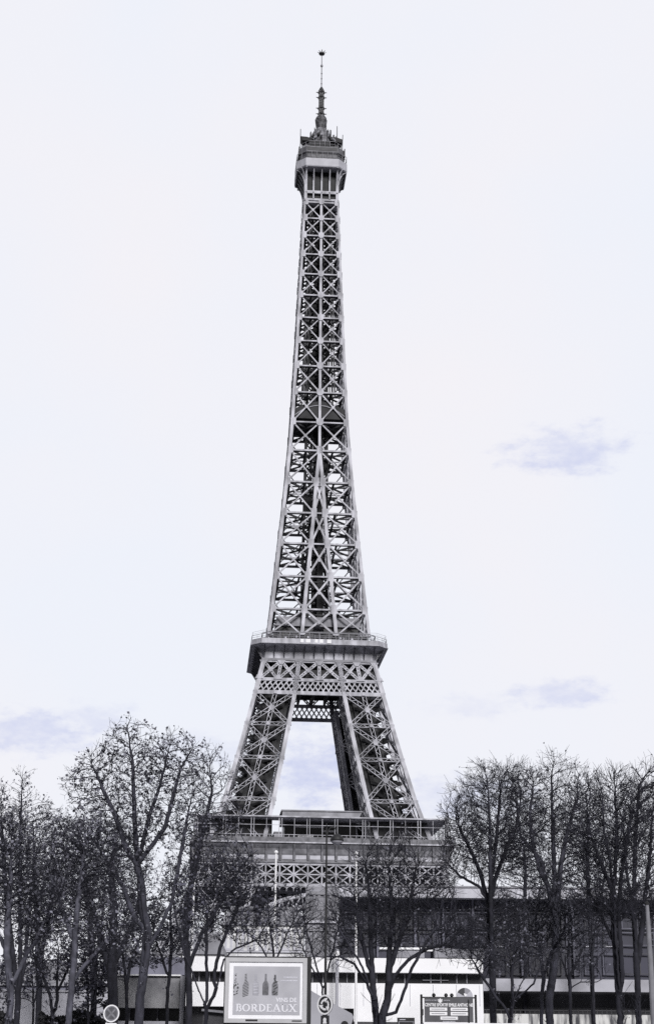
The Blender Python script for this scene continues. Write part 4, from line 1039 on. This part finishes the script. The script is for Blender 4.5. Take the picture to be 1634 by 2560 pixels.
for x in (470, 695, 800): m = MB(); X0 = Q(x, 0)[0]; m.lathe([(.04, zt + .02), (.075, zt + .06), (.06, zt + .12), (.02, zt + .15)], c=(X0, .04, 0), n=10); m.build('finial', metal_d, nb)
for (xa, ya, xb, yb) in ((390, 575, 710, 635), (775, 575, 1095, 635), (390, 655, 710, 720), (775, 655, 1095, 720), (585, 740, 905, 800)):
    m = MB(); a, b = Q(xa, yb), Q(xb, ya); m.box(a[0], -.012, a[1], b[0], -.001, b[1]); w_p = m.build('name_panel', M['white'], bo)
    m = MB(); zc_ = (a[1] + b[1]) / 2; m.box(a[0] + .06, -.0155, zc_ - .012, b[0] - .08, -.0125, zc_ + .012); m.build('small_print', metal_m, w_p)
a = Q(300, 552); text_mesh('CENTRE SPORTIF EMILE ANTHOINE', .13, 'lettering', M['white'], bo, (a[0], -.004, a[1]), .003, .004, (Q(1186, 0)[0] - a[0]) / 2.42)
for o in list(bo.children):
    if o.name.startswith('lettering'):
        wid = max(v.co.x for v in o.data.vertices); o.scale = ((Q(1184, 0)[0] - a[0]) / wid, 1, 1)
        hh = max(v.co.y for v in o.data.vertices); o.scale[1] = (Q(0, 492)[1] - Q(0, 550)[1]) / hh
m = MB(); r_ = random.Random(6); x = 310
while x < 760:
    w = r_.uniform(8, 26)
    if not 535 < x < 625: p_, q_ = Q(x, 448), Q(x + w, 430); m.box(p_[0], -.008, p_[1], q_[0], -.001, q_[1])
    x += w + 8
x = 632
while x < 850: w = r_.uniform(8, 20); p_, q_ = Q(x, 842), Q(x + w, 822); m.box(p_[0], -.008, p_[1], q_[0], -.001, q_[1]); x += w + 6
m.build('small_print', mat('board_print', T(.4), .5, .05), bo)
cc = Q(585, 447); m = MB(); m.prism([(cc[0] - .09, -.001, cc[1] + .06), (cc[0] - .05, -.001, cc[1] + .04), (cc[0], -.001, cc[1] + .09), (cc[0] + .05, -.001, cc[1] + .04), (cc[0] + .09, -.001, cc[1] + .06), (cc[0] + .07, -.001, cc[1] - .04), (cc[0], -.001, cc[1] - .09), (cc[0] - .07, -.001, cc[1] - .04)], (0, -.009, 0)); m.build('crest', M['white'], bo)
tp_ = empty('bollard_post', (at(1170, 2503, 61).x, 61, 0)); tag(tp_, 'thin black post standing just in front of the notice board', 'post')
m = MB(); z_ = at(1170, 2502, 61).z; m.lathe([(.05, 0), (.035, .4), (.03, z_), (.012, z_ + .05)], n=10); m.build('pole', metal_d, tp_); m = MB(); m.lathe([(.09, 0), (.09, .08), (.05, .12)], n=10); m.build('base', metal_d, tp_)

# ---- dark kiosk top and white canopy at the bottom edge
KD = 58; a = at(993, 2544, KD); b = at(1036, 2560, KD); k_ = empty('display_case', ((a.x + b.x) / 2, KD, 0)); tag(k_, 'small dark display case with a light rim, between the central tree and the notice board', 'display case')
w2 = (b.x - a.x) / 2
m = MB(); m.box(-w2, 0, 1.0, w2, .3, a.z); m.build('case', metal_d, k_)
m = MB(); fr_box(m, -w2 + .03, 1.1, w2 - .03, a.z - .12, .03, -.02, -.001); m.build('rim', metal_m, k_)
m = MB(); m.box(-w2 + .07, -.01, a.z - .08, -w2 + .28, -.001, a.z - .05); m.build('small_print', M['stone'], k_)
for x in (-w2 + .08, w2 - .08): m = MB(); m.cyl((x, .15, 0), (x, .15, 1.0), .04, .04, 8); m.build('leg', metal_d, k_)
CD = 55; a = at(1058, 2556.5, CD); b = at(1320, 2557.5, CD); c_ = empty('bus_shelter', ((a.x + b.x) / 2, CD, 0)); tag(c_, 'bus shelter whose thin white roof edge just shows along the bottom, below the notice board', 'bus shelter')
w2 = (b.x - a.x) / 2; zt = a.z
m = MB(); m.box(-w2, 0, zt - .12, w2, 1.5, zt); m.build('roof', M['white'], c_)
for x in (-w2 + .2, w2 - .2):
    m = MB(); m.box(x - .04, 1.3, 0, x + .04, 1.38, zt - .12); m.build('post', metal_m, c_)
m = MB(); m.box(-w2 + .24, 1.33, .3, w2 - .24, 1.35, 2.3); m.build('glass_panel', M['glass'], c_)
m = MB(); m.box(-1.2, .9, .42, 1.2, 1.25, .47); m.box(-1.1, 1.0, .13, -1.0, 1.2, .42); m.box(1.0, 1.0, .13, 1.1, 1.2, .42); m.build('bench', metal_d, c_)
#TREES
# ================================================================== TREES
bark = mat('dark_bark', T(.022, 1, 1.4), .9, .35, 4, stretch=(1, 1, .4), bump=.3)
bark_pale = mat('pale_mottled_bark', T(.10, 1, 1.3), .85, 0, 5, col2=T(.055, 1, 1.3), stretch=(1, 1, .5), lo=.4, hi=.6, bump=.3)
bark_mid = mat('grey_bark', T(.045, 1, 1.35), .9, .35, 4, stretch=(1, 1, .4), bump=.3)
twig_m = mat('twig_bark', T(.028, 1, 1.4), .9, .25, 2)
leaf_m = mat('withered_leaf', T(.13, 1, 1.25), .8, .5, .9)
leaf_d = mat('dark_withered_leaf', T(.075, 1, 1.35), .8, .45, .9)

def unit(a): return a / np.maximum(np.linalg.norm(a, axis=1), 1e-9)[:, None]
def tubes(name, P, Q, r0, r1, sides, m, parent):
    D = unit(Q - P); A = np.cross(D, np.where(np.abs(D[:, 2:3]) < .9, [[0, 0, 1.]], [[1., 0, 0]])); A = unit(A); B = np.cross(D, A)
    n = len(P); ang = np.arange(sides) * 2 * math.pi / sides
    ca, sa = np.cos(ang)[None, :, None], np.sin(ang)[None, :, None]
    off = A[:, None, :] * ca + B[:, None, :] * sa
    e = D * np.minimum(r0, .05)[:, None] * .5
    V = np.concatenate([(P - e)[:, None, :] + off * r0[:, None, None], (Q + e)[:, None, :] + off * r1[:, None, None]], 1).reshape(-1, 3)
    i = np.arange(sides); j = (i + 1) % sides
    F = np.stack([i, j, sides + j, sides + i], 1)[None] + (np.arange(n) * 2 * sides)[:, None, None]
    o = np_mesh(name, V, F.reshape(-1, 4), m, parent)
    o.data.polygons.foreach_set('use_smooth', np.ones(len(o.data.polygons), dtype=bool))
    return o

def tree(label, base, dist, stems, blobs, R0, seed, n_attr=1500, leaves=3000, leaf=.07, up=.25, mat_t=None, mat_l=None, step=.17, twig_len=.55, twigs=2.0, deep=.65, kf=.0030, dens=1.8, group=None):
    """stems: picture-space polylines up the main trunk(s); blobs: ellipses of crown; both become a 3D skeleton grown towards points spread through the crown's volume"""
    leaves = int(leaves * .55); leaf *= .85; R0 *= .85
    kill = dist * kf; step = min(kill * .8, .24)
    r = np.random.default_rng(seed)
    b0 = at(base, 2556, dist); origin = np.array([b0.x, dist, 0.0])
    root = empty('tree', (b0.x, dist, 0)); tag(root, label, 'tree', group)
    pos = [np.zeros(3)]; par = [-1]
    for st in stems:
        pts = [np.zeros(3)]
        dy = 0.0
        for k, (x, y) in enumerate(st):
            p = at(x, y, dist); dy += r.normal(0, .12); pts.append(np.array([p.x - b0.x, dy, p.z]))
        cur = 0
        for a, b in zip(pts, pts[1:]):
            n = max(1, int(np.linalg.norm(b - a) / step))
            for k in range(1, n + 1):
                q = a + (b - a) * k / n + r.normal(0, .012, 3) * (k < n)
                # reuse the shared lower trunk where stems coincide
                best = None
                if len(pos) > 1:
                    pp = np.array(pos); dd_ = np.linalg.norm(pp - q, axis=1); bi = int(dd_.argmin())
                    if dd_[bi] < .12: best = bi
                if best is not None: cur = best
                else: pos.append(q); par.append(cur); cur = len(pos) - 1
    A = []
    wsum = sum(rx * ry for (_, _, rx, ry) in blobs)
    for (cx, cy, rx, ry) in blobs:
        n = int(n_attr * dens * rx * ry / wsum); c = at(cx, cy, dist); s = (at(cx + 100, cy, dist).x - c.x) / 100
        v = unit(r.normal(size=(n, 3))) * (r.random(n) ** (1 / 2.3))[:, None]
        A.append(np.array([c.x - b0.x, 0, c.z]) + v * np.array([rx * s, rx * s * deep, ry * s * 1.03]))
    A = np.concatenate(A); A = A[A[:, 2] > 2.2]
    pos = np.array(pos); par = np.array(par)
    near = np.full(len(A), -1); nd_ = np.full(len(A), 1e9)
    def upd(i0):
        for s in range(i0, len(pos), 256):
            blk = pos[s:s+256]; d = np.linalg.norm(A[:, None, :] - blk[None], axis=2); k = d.argmin(1); dm = d[np.arange(len(A)), k]
            b = dm < nd_; nd_[b] = dm[b]; near[b] = k[b] + s
    alive = np.ones(len(A), bool); hts = pos[:, 2]
    upd(0)
    ch = {}
    for ii in range(1, len(pos)): ch.setdefault(int(par[ii]), []).append(ii)
    for it in range(110):
        alive &= nd_ > kill
        act = alive
        if not act.any(): break
        ids = near[act]; dv = unit(A[act] - pos[ids])
        acc = np.zeros((len(pos), 3)); np.add.at(acc, ids, dv)
        g_ = np.unique(ids); d = unit(acc[g_]); pd = pos[g_] - pos[np.maximum(par[g_], 0)]
        d = unit(d + unit(pd) * .6 + np.array([0, 0, up]) + r.normal(0, .14, d.shape))
        new = pos[g_] + d * step
        i0 = len(pos)
        # drop nodes that would double an existing child
        keep = np.ones(len(new), bool)
        if True:
            for q, gi in enumerate(g_):
                for c in ch.get(int(gi), ()):
                    if np.linalg.norm(pos[c] - new[q]) < step * .35: keep[q] = False; break
        if not keep.any(): break
        pos = np.concatenate([pos, new[keep]]); par = np.concatenate([par, g_[keep]])
        for ii, gi in enumerate(g_[keep]): ch.setdefault(int(gi), []).append(i0 + ii)
        upd(i0)
        if len(pos) > 15000: break
    print("TREE", seed, "iters", it, "nodes", len(pos), "alive", alive.sum(), "of", len(A)); n = len(pos); tips = np.zeros(n); nch = np.bincount(par[1:], minlength=n)
    tips[nch == 0] = 1
    for i in range(n - 1, 0, -1): tips[par[i]] += tips[i]
    tip = .011
    p_ = math.log(max(tips[0], 3)) / math.log(R0 / tip)
    rad = tip * tips ** (1 / p_)
    rad[:] = np.minimum(rad, R0 * .78)
    ii = np.arange(1, n); pr = par[1:]
    P, Qv = pos[pr], pos[ii]; ra = np.minimum(rad[pr], rad[ii] * 1.35); rb = rad[ii]
    ok = Qv[:, 2] > -1
    big = (rb > .045) & ok; small = (~big) & ok
    # root flare
    tr = tubes('trunk', P[big], Qv[big], ra[big], rb[big], 8, mat_t or bark, root)
    # twigs
    cand = np.where((rad < .032) & (pos[:, 2] > 2.5))[0]
    m_ = int(len(cand) * twigs * .5); src = r.choice(cand, m_); dirp = unit(pos[src] - pos[np.maximum(par[src], 0)])
    d = unit(dirp + r.normal(0, .5, (m_, 3)) + np.array([0, 0, .3])); ln = twig_len * r.uniform(.35, 1.2, m_)
    mid = pos[src] + d * (ln * .5)[:, None]; d2 = unit(d + r.normal(0, .35, (m_, 3)) + np.array([0, 0, .15])); end = mid + d2 * (ln * .5)[:, None]
    d3 = unit(d + r.normal(0, .8, (m_, 3))); end3 = mid + d3 * (ln * .4)[:, None]
    tw = np.full(m_, .0085)
    Pa = np.concatenate([P[small], pos[src], mid, mid]); Qa = np.concatenate([Qv[small], mid, end, end3])
    r0 = np.concatenate([ra[small], tw, tw * .85, tw * .7]); r1 = np.concatenate([rb[small], tw * .85, tw * .6, tw * .5])
    tubes('branches', Pa, Qa, r0, r1, 3, twig_m, root)
    if leaves:
        pool = np.concatenate([end, end3, mid]); 
        # leaves hang on in clumps: some twigs have many, others none
        f = np.sin(pool[:, 0] * 1.9 + seed) + np.sin(pool[:, 1] * 2.3) + np.sin(pool[:, 2] * 1.6 + seed * 2); wgt = np.clip(1 + f * .25, .1, None); wgt /= wgt.sum()
        k = r.choice(len(pool), leaves, p=wgt); C = pool[k] + r.normal(0, .06, (leaves, 3))
        a = unit(r.normal(size=(leaves, 3))); b = unit(np.cross(a, r.normal(size=(leaves, 3)))); c = np.cross(a, b); s = (leaf * r.uniform(.5, 1.35, leaves))[:, None]
        V = np.stack([C - a * s, C + b * s * .75 + c * s * .3, C + a * s * .9, C - b * s * .75 + c * s * .35], 1).reshape(-1, 3)
        idx = np.arange(leaves)[:, None] * 4
        F = np.concatenate([idx + np.array([0, 1, 2]), idx + np.array([0, 2, 3])])
        np_mesh('leaves', V, F, mat_l or leaf_m, root)
    return root

B = bark; G = bark_pale; MD = bark_mid
TREES = [
 # label, base, dist, stems, blobs, R0, seed, kwargs
 ('tall plane tree with forked crown and clinging leaves, highest of the left trees', 345, 72,
   [[(350, 2500), (362, 2400), (368, 2330), (357, 2270), (352, 2200), (343, 2160), (338, 2080), (334, 1990), (330, 1900), (318, 1820)],
    [(350, 2500), (362, 2400), (368, 2330), (357, 2270), (352, 2200), (343, 2160), (375, 2120), (412, 2070), (432, 2000), (455, 1920), (490, 1860)],
    [(350, 2500), (362, 2400), (368, 2330), (357, 2270), (352, 2200), (343, 2160), (355, 2110), (372, 2040), (400, 1960), (425, 1850)],
    [(350, 2500), (362, 2400), (368, 2370), (400, 2320), (430, 2250), (446, 2170), (462, 2080), (478, 2000)],
    [(350, 2500), (362, 2400), (368, 2330), (340, 2300), (310, 2220), (280, 2170), (235, 2100)],
    [(350, 2500), (362, 2400), (368, 2330), (357, 2270), (352, 2200), (343, 2160), (315, 2120), (290, 2040), (270, 2000), (225, 1900)]],
   [(320, 1905, 85, 105), (430, 1920, 95, 90), (245, 1960, 85, 90), (335, 2040, 150, 90), (470, 2030, 60, 110), (235, 2120, 80, 90), (300, 2190, 90, 80), (320, 1830, 30, 40)],
   .30, 1, dict(n_attr=2600, leaves=6500, leaf=.085, mat_t=MD, up=.3)),
 ('pale mottled trunk tree left of the no stopping sign, with a dense leafy crown', 170, 58,
   [[(176, 2500), (182, 2440), (188, 2360), (196, 2280), (205, 2200), (210, 2120)], [(176, 2500), (182, 2450), (205, 2420), (245, 2370), (280, 2330)], [(176, 2500), (182, 2440), (188, 2360), (165, 2300), (140, 2230), (120, 2170)]],
   [(200, 2180, 105, 120), (120, 2260, 85, 100), (260, 2320, 80, 80), (180, 2100, 60, 60)], .17, 2, dict(n_attr=1700, leaves=5200, leaf=.07, mat_t=G)),
 ('pale trunked tree at the far left edge, spreading low boughs', 25, 56,
   [[(24, 2480), (20, 2400), (18, 2330), (25, 2250), (30, 2180)], [(24, 2480), (22, 2465), (50, 2400), (80, 2350), (110, 2290)], [(24, 2480), (20, 2400), (0, 2350), (-30, 2300)]],
   [(20, 2180, 90, 120), (90, 2280, 80, 90), (-40, 2260, 80, 100), (30, 2080, 50, 60)], .18, 3, dict(n_attr=1500, leaves=4600, leaf=.07, mat_t=G)),
 ('slim upright dark tree with a pointed top, second from the left edge', 46, 86,
   [[(46, 2490), (52, 2440), (50, 2350), (50, 2200), (52, 2080), (55, 1990), (58, 1930)], [(46, 2490), (60, 2420), (62, 2380), (75, 2250), (90, 2130)], [(46, 2490), (35, 2400), (20, 2250), (8, 2100), (5, 2000)]],
   [(56, 2000, 28, 75), (10, 2040, 40, 80), (90, 2080, 60, 80), (50, 2180, 90, 110), (-30, 2130, 60, 120)], .24, 4, dict(n_attr=2000, leaves=3120, leaf=.085, up=.5)),
 ('thick dark trunked tree directly behind the no stopping sign', 284, 88,
   [[(284, 2500), (282, 2420), (284, 2350), (286, 2280), (280, 2200), (285, 2120)], [(284, 2500), (282, 2440), (262, 2380), (240, 2300), (225, 2230)], [(284, 2500), (282, 2420), (310, 2360), (335, 2300), (350, 2240)]],
   [(290, 2160, 100, 110), (210, 2220, 90, 100), (350, 2270, 80, 80), (250, 2330, 90, 60)], .42, 5, dict(n_attr=1900, leaves=3120, leaf=.085)),
 ('small bushy tree with three thin dark stems before the pale garden wall', 132, 94,
   [[(132, 2545), (124, 2490), (108, 2440), (85, 2390)], [(132, 2545), (144, 2500), (144, 2440), (150, 2380)], [(132, 2545), (128, 2510), (150, 2470), (170, 2430), (185, 2370)], [(132, 2545), (115, 2520), (90, 2500), (62, 2520)]],
   [(90, 2370, 60, 60), (160, 2360, 60, 60), (125, 2400, 80, 60)], .16, 6, dict(n_attr=800, leaves=2300, leaf=.09)),
 ('broad dark tree filling the gap between the second and third left trunks', 236, 104,
   [[(236, 2480), (232, 2400), (225, 2300), (215, 2200), (200, 2100)], [(236, 2480), (240, 2400), (255, 2300), (262, 2200)]],
   [(190, 2110, 80, 80), (120, 2150, 80, 90), (250, 2120, 70, 80), (180, 2230, 120, 90)], .3, 7, dict(n_attr=1500, leaves=2520, leaf=.1)),
 ('dark tree deep in the left group, half hidden behind the pointed one', 100, 112,
   [[(100, 2480), (98, 2380), (95, 2260), (90, 2150), (88, 2060)], [(100, 2480), (105, 2380), (125, 2280), (140, 2180)]],
   [(100, 2080, 70, 60), (40, 2130, 70, 80), (150, 2140, 80, 90), (90, 2250, 130, 100)], .3, 8, dict(n_attr=1500, leaves=2640, leaf=.1)),
 ('leafy tree just left of the iron tower, reaching up beside its left leg', 474, 82,
   [[(474, 2500), (470, 2420), (466, 2340), (470, 2250), (490, 2160), (510, 2070), (530, 1980)], [(474, 2500), (470, 2420), (455, 2360), (440, 2290), (430, 2210)], [(474, 2500), (470, 2420), (500, 2340), (540, 2270), (580, 2200), (620, 2140)]],
   [(525, 1960, 60, 95), (560, 2060, 60, 70), (500, 2130, 80, 90), (580, 2180, 80, 70), (440, 2180, 50, 70)], .24, 9, dict(n_attr=1300, leaves=2200, leaf=.08)),
 ('dense low branching tree with several thin stems left of the wine billboard', 516, 63,
   [[(516, 2522), (508, 2500), (492, 2460), (478, 2420), (462, 2390), (455, 2330)], [(516, 2522), (518, 2480), (517, 2420), (516, 2350), (520, 2280)], [(516, 2522), (535, 2490), (545, 2460), (560, 2400), (590, 2370), (640, 2350)], [(516, 2522), (534, 2480), (536, 2430), (550, 2370), (575, 2310), (600, 2250)]],
   [(500, 2290, 65, 90), (575, 2270, 90, 90), (560, 2180, 80, 60), (650, 2310, 55, 55), (470, 2230, 40, 60)], .105, 10, dict(n_attr=1500, leaves=3000, leaf=.075, mat_l=leaf_d)),
 ('thin branched young tree rising from behind the wine billboard', 690, 68,
   [[(690, 2520), (686, 2440), (682, 2370), (672, 2300), (668, 2240)], [(690, 2520), (690, 2400), (715, 2340), (740, 2290)], [(690, 2520), (686, 2440), (655, 2370), (620, 2330)]],
   [(665, 2250, 60, 60), (730, 2290, 50, 60), (620, 2320, 50, 50), (690, 2340, 80, 40)], .075, 11, dict(n_attr=650, leaves=500, leaf=.06, twigs=1.3)),
 ('young bare tree with thin wand like stems beside the street lamp', 808, 62,
   [[(808, 2520), (806, 2470), (795, 2430), (780, 2380), (765, 2320), (755, 2260), (750, 2225)], [(808, 2520), (806, 2470), (792, 2445), (770, 2400), (752, 2360), (735, 2300)], [(808, 2520), (812, 2450), (826, 2400), (840, 2340), (850, 2290)]],
   [(755, 2270, 45, 60), (800, 2330, 60, 60), (850, 2340, 45, 60), (760, 2370, 50, 40)], .06, 12, dict(n_attr=650, leaves=200, leaf=.05, twigs=1.6)),
 ('bare vase shaped tree with three dark stems, in front of the white building', 950, 60,
   [[(940, 2540), (935, 2500), (930, 2440), (927, 2380), (925, 2300), (922, 2220), (915, 2150)], [(955, 2540), (968, 2500), (972, 2440), (972, 2380), (980, 2300), (975, 2220), (972, 2150)], [(955, 2540), (968, 2500), (974, 2430), (990, 2370), (1010, 2310), (1030, 2230), (1040, 2160)],
    [(940, 2540), (930, 2490), (910, 2450), (885, 2410), (850, 2392), (815, 2390)], [(955, 2540), (968, 2500), (985, 2440), (1020, 2400), (1070, 2370), (1120, 2360)], [(940, 2540), (928, 2480), (905, 2420), (875, 2370), (850, 2330)],
    [(955, 2540), (990, 2530), (1005, 2490), (1025, 2430), (1050, 2380), (1080, 2330)], [(940, 2540), (932, 2460), (915, 2390), (895, 2310), (885, 2230)]],
   [(930, 2200, 60, 90), (1000, 2190, 65, 95), (1070, 2250, 70, 80), (880, 2280, 65, 80), (850, 2370, 50, 50), (1110, 2340, 70, 50), (970, 2300, 110, 80)], .23, 13, dict(n_attr=2300, leaves=900, leaf=.05, twigs=2.8, twig_len=.75, up=.5, kf=.0033)),
 ('dark vase shaped tree with a straight leader, nearest the tower on its right', 1232, 66,
   [[(1232, 2500), (1230, 2420), (1226, 2340), (1222, 2260), (1221, 2180), (1221, 2100), (1218, 2020), (1214, 1950)], [(1232, 2500), (1230, 2420), (1226, 2340), (1222, 2260), (1200, 2180), (1170, 2110), (1140, 2050)], [(1232, 2500), (1226, 2340), (1222, 2260), (1240, 2190), (1265, 2120), (1290, 2060), (1300, 1990)],
    [(1232, 2500), (1226, 2340), (1222, 2260), (1195, 2215), (1150, 2190), (1110, 2150)], [(1232, 2500), (1226, 2340), (1210, 2370), (1180, 2330), (1140, 2360)], [(1232, 2500), (1222, 2260), (1225, 2200), (1238, 2120), (1245, 2030), (1250, 1960)],
    [(1232, 2500), (1230, 2420), (1200, 2400), (1170, 2370), (1130, 2370)]],
   [(1220, 1990, 60, 75), (1270, 1990, 55, 80), (1160, 2060, 60, 85), (1290, 2090, 55, 90), (1215, 2120, 100, 85), (1135, 2150, 45, 60), (1190, 2340, 70, 50), (1250, 2300, 60, 60)], .21, 14, dict(n_attr=2500, leaves=1700, leaf=.06, twigs=4.0, twig_len=.7, up=.45)),
 ('tall tree with a pale leaning trunk and rounded crown, highest of the right trees', 1372, 76,
   [[(1370, 2500), (1380, 2440), (1388, 2370), (1384, 2300), (1368, 2220), (1345, 2170), (1328, 2110), (1322, 2040), (1330, 1960)], [(1370, 2500), (1388, 2370), (1388, 2280), (1385, 2190), (1382, 2110), (1380, 2020), (1380, 1940), (1384, 1905)],
    [(1370, 2500), (1388, 2370), (1392, 2250), (1400, 2160), (1420, 2070), (1445, 1990)], [(1370, 2500), (1388, 2370), (1384, 2300), (1368, 2220), (1350, 2150), (1300, 2090), (1290, 2000)]],
   [(1382, 1950, 45, 62), (1320, 1985, 60, 70), (1440, 1990, 50, 70), (1380, 2060, 110, 80), (1300, 2100, 60, 70), (1440, 2140, 60, 80), (1360, 2180, 80, 60)], .27, 15, dict(n_attr=2400, leaves=2600, leaf=.07, mat_t=MD, up=.4, twigs=3.6, twig_len=.7)),
 ('leafy lower tree with fine pale twigs in front of the dark hall windows', 1345, 70,
   [[(1352, 2500), (1358, 2440), (1350, 2380), (1340, 2320)], [(1352, 2500), (1358, 2440), (1380, 2380), (1410, 2330)]],
   [(1340, 2310, 80, 60), (1410, 2330, 60, 60), (1300, 2340, 60, 60), (1380, 2270, 70, 50)], .12, 16, dict(n_attr=1200, leaves=2600, leaf=.07, mat_t=MD)),
 ('slim upright tree with bunched vertical stems right of the tallest right tree', 1550, 64,
   [[(1548, 2500), (1542, 2420), (1535, 2330), (1530, 2230), (1520, 2150), (1505, 2070), (1500, 1990)], [(1552, 2500), (1545, 2400), (1535, 2300), (1535, 2200), (1540, 2100), (1538, 2000), (1536, 1940)], [(1555, 2500), (1552, 2400), (1545, 2300), (1550, 2200), (1565, 2110), (1580, 2020)],
    [(1548, 2500), (1535, 2330), (1530, 2230), (1500, 2160), (1475, 2090), (1465, 2020)], [(1552, 2500), (1548, 2380), (1510, 2300), (1480, 2240), (1460, 2190)]],
   [(1536, 1990, 40, 65), (1495, 2010, 40, 75), (1470, 2080, 45, 80), (1580, 2030, 50, 75), (1520, 2130, 85, 90), (1510, 2260, 80, 60)], .19, 17, dict(n_attr=2200, leaves=1800, leaf=.055, twigs=3.8, twig_len=.7, up=.6)),
 ('dark upright tree at the right edge next to the grey metal pole', 1592, 70,
   [[(1592, 2500), (1588, 2420), (1584, 2330), (1582, 2230), (1585, 2130), (1592, 2030), (1598, 1960)], [(1592, 2500), (1590, 2420), (1602, 2330), (1612, 2230), (1625, 2130), (1632, 2030)], [(1592, 2500), (1584, 2330), (1570, 2240), (1560, 2150), (1555, 2070)]],
   [(1600, 2000, 45, 70), (1640, 1980, 50, 80), (1560, 2080, 45, 80), (1620, 2120, 80, 110), (1600, 2260, 80, 60)], .2, 18, dict(n_attr=2200, leaves=2000, leaf=.06, twigs=3.6, twig_len=.7, up=.6)),
 ('thin dark tree between the pale leaning trunk and the bunched stems', 1424, 84,
   [[(1424, 2520), (1424, 2460), (1420, 2400), (1422, 2330), (1418, 2260)], [(1424, 2520), (1424, 2470), (1450, 2455), (1490, 2455), (1510, 2445)], [(1424, 2520), (1422, 2450), (1405, 2400), (1395, 2350)], [(1424, 2520), (1424, 2440), (1450, 2380), (1475, 2330)]],
   [(1420, 2300, 60, 60), (1480, 2350, 60, 60), (1390, 2370, 50, 50), (1450, 2410, 60, 30)], .13, 19, dict(n_attr=1000, leaves=1500, leaf=.07)),
 ('small low forking tree with crooked stems left of the pale leaning trunk', 1276, 62,
   [[(1272, 2545), (1262, 2520), (1250, 2500), (1240, 2485)], [(1276, 2545), (1280, 2500), (1292, 2475), (1305, 2450), (1320, 2420)], [(1276, 2545), (1280, 2500), (1278, 2440), (1282, 2390)], [(1276, 2545), (1282, 2500), (1312, 2478), (1330, 2460), (1342, 2430)], [(1272, 2545), (1245, 2500), (1220, 2460), (1200, 2430), (1180, 2400)]],
   [(1290, 2380, 60, 50), (1335, 2400, 50, 45), (1230, 2400, 50, 40), (1180, 2390, 40, 40)], .10, 20, dict(n_attr=800, leaves=900, leaf=.06)),
 ('hazy crowned tree farther back, between the rounded crown and the bunched stems', 1480, 98,
   [[(1480, 2480), (1478, 2380), (1472, 2280), (1468, 2180), (1470, 2080), (1466, 2010)], [(1480, 2480), (1478, 2380), (1495, 2280), (1510, 2180)]],
   [(1465, 2030, 50, 70), (1420, 2080, 60, 70), (1500, 2110, 60, 80), (1460, 2200, 100, 70)], .2, 21, dict(n_attr=1500, leaves=1600, leaf=.08, twigs=2.2, up=.5)),
 ('bare tree farther back, between the two crowns nearest the tower on the right', 1310, 104,
   [[(1310, 2480), (1312, 2380), (1308, 2280), (1310, 2180), (1305, 2100)], [(1310, 2480), (1312, 2380), (1335, 2290), (1350, 2210)]],
   [(1310, 2140, 60, 70), (1350, 2200, 60, 60), (1270, 2200, 60, 60)], .18, 22, dict(n_attr=1000, leaves=900, leaf=.08, twigs=2.0)),
 ('dark evergreen shrub between the pale mottled trunk and the no stopping sign', 222, 92,
   [[(222, 2550), (220, 2500), (218, 2440), (215, 2400)], [(222, 2550), (232, 2500), (245, 2440)]],
   [(218, 2480, 38, 75), (240, 2410, 55, 50), (200, 2400, 50, 50), (248, 2500, 22, 60)], .10, 31, dict(n_attr=900, leaves=5200, leaf=.10, mat_l=leaf_d)),
 ('rounded dark shrub in the shade left of the three stemmed bush', 84, 100,
   [[(84, 2520), (82, 2470), (78, 2430)], [(84, 2520), (95, 2460), (110, 2420)]],
   [(70, 2430, 60, 45), (110, 2440, 40, 40), (20, 2450, 50, 60)], .10, 32, dict(n_attr=700, leaves=3600, leaf=.10, mat_l=leaf_d)),
 ('dense dark tree above the pale panels behind the highest left tree', 318, 97,
   [[(318, 2540), (316, 2480), (312, 2420), (305, 2370)], [(318, 2540), (318, 2460), (330, 2400), (345, 2360)]],
   [(300, 2380, 70, 60), (370, 2370, 60, 55), (330, 2310, 80, 60), (260, 2420, 50, 50)], .15, 33, dict(n_attr=1200, leaves=5000, leaf=.10, mat_l=leaf_d)),
 ('dark leafy tree between the highest left tree and the leftmost white mast', 418, 90,
   [[(418, 2540), (420, 2480), (425, 2420), (428, 2360), (425, 2290)], [(418, 2540), (420, 2440), (400, 2380), (385, 2330)]],
   [(420, 2300, 50, 80), (400, 2370, 50, 45), (445, 2370, 40, 50), (440, 2230, 40, 60)], .14, 34, dict(n_attr=1000, leaves=2600, leaf=.09, mat_l=leaf_d)),
]
for (lab, base_x, dist, stems, blobs, R0, seed, kw) in TREES:
    tree(lab, base_x, dist, stems, blobs, R0, seed, **kw)
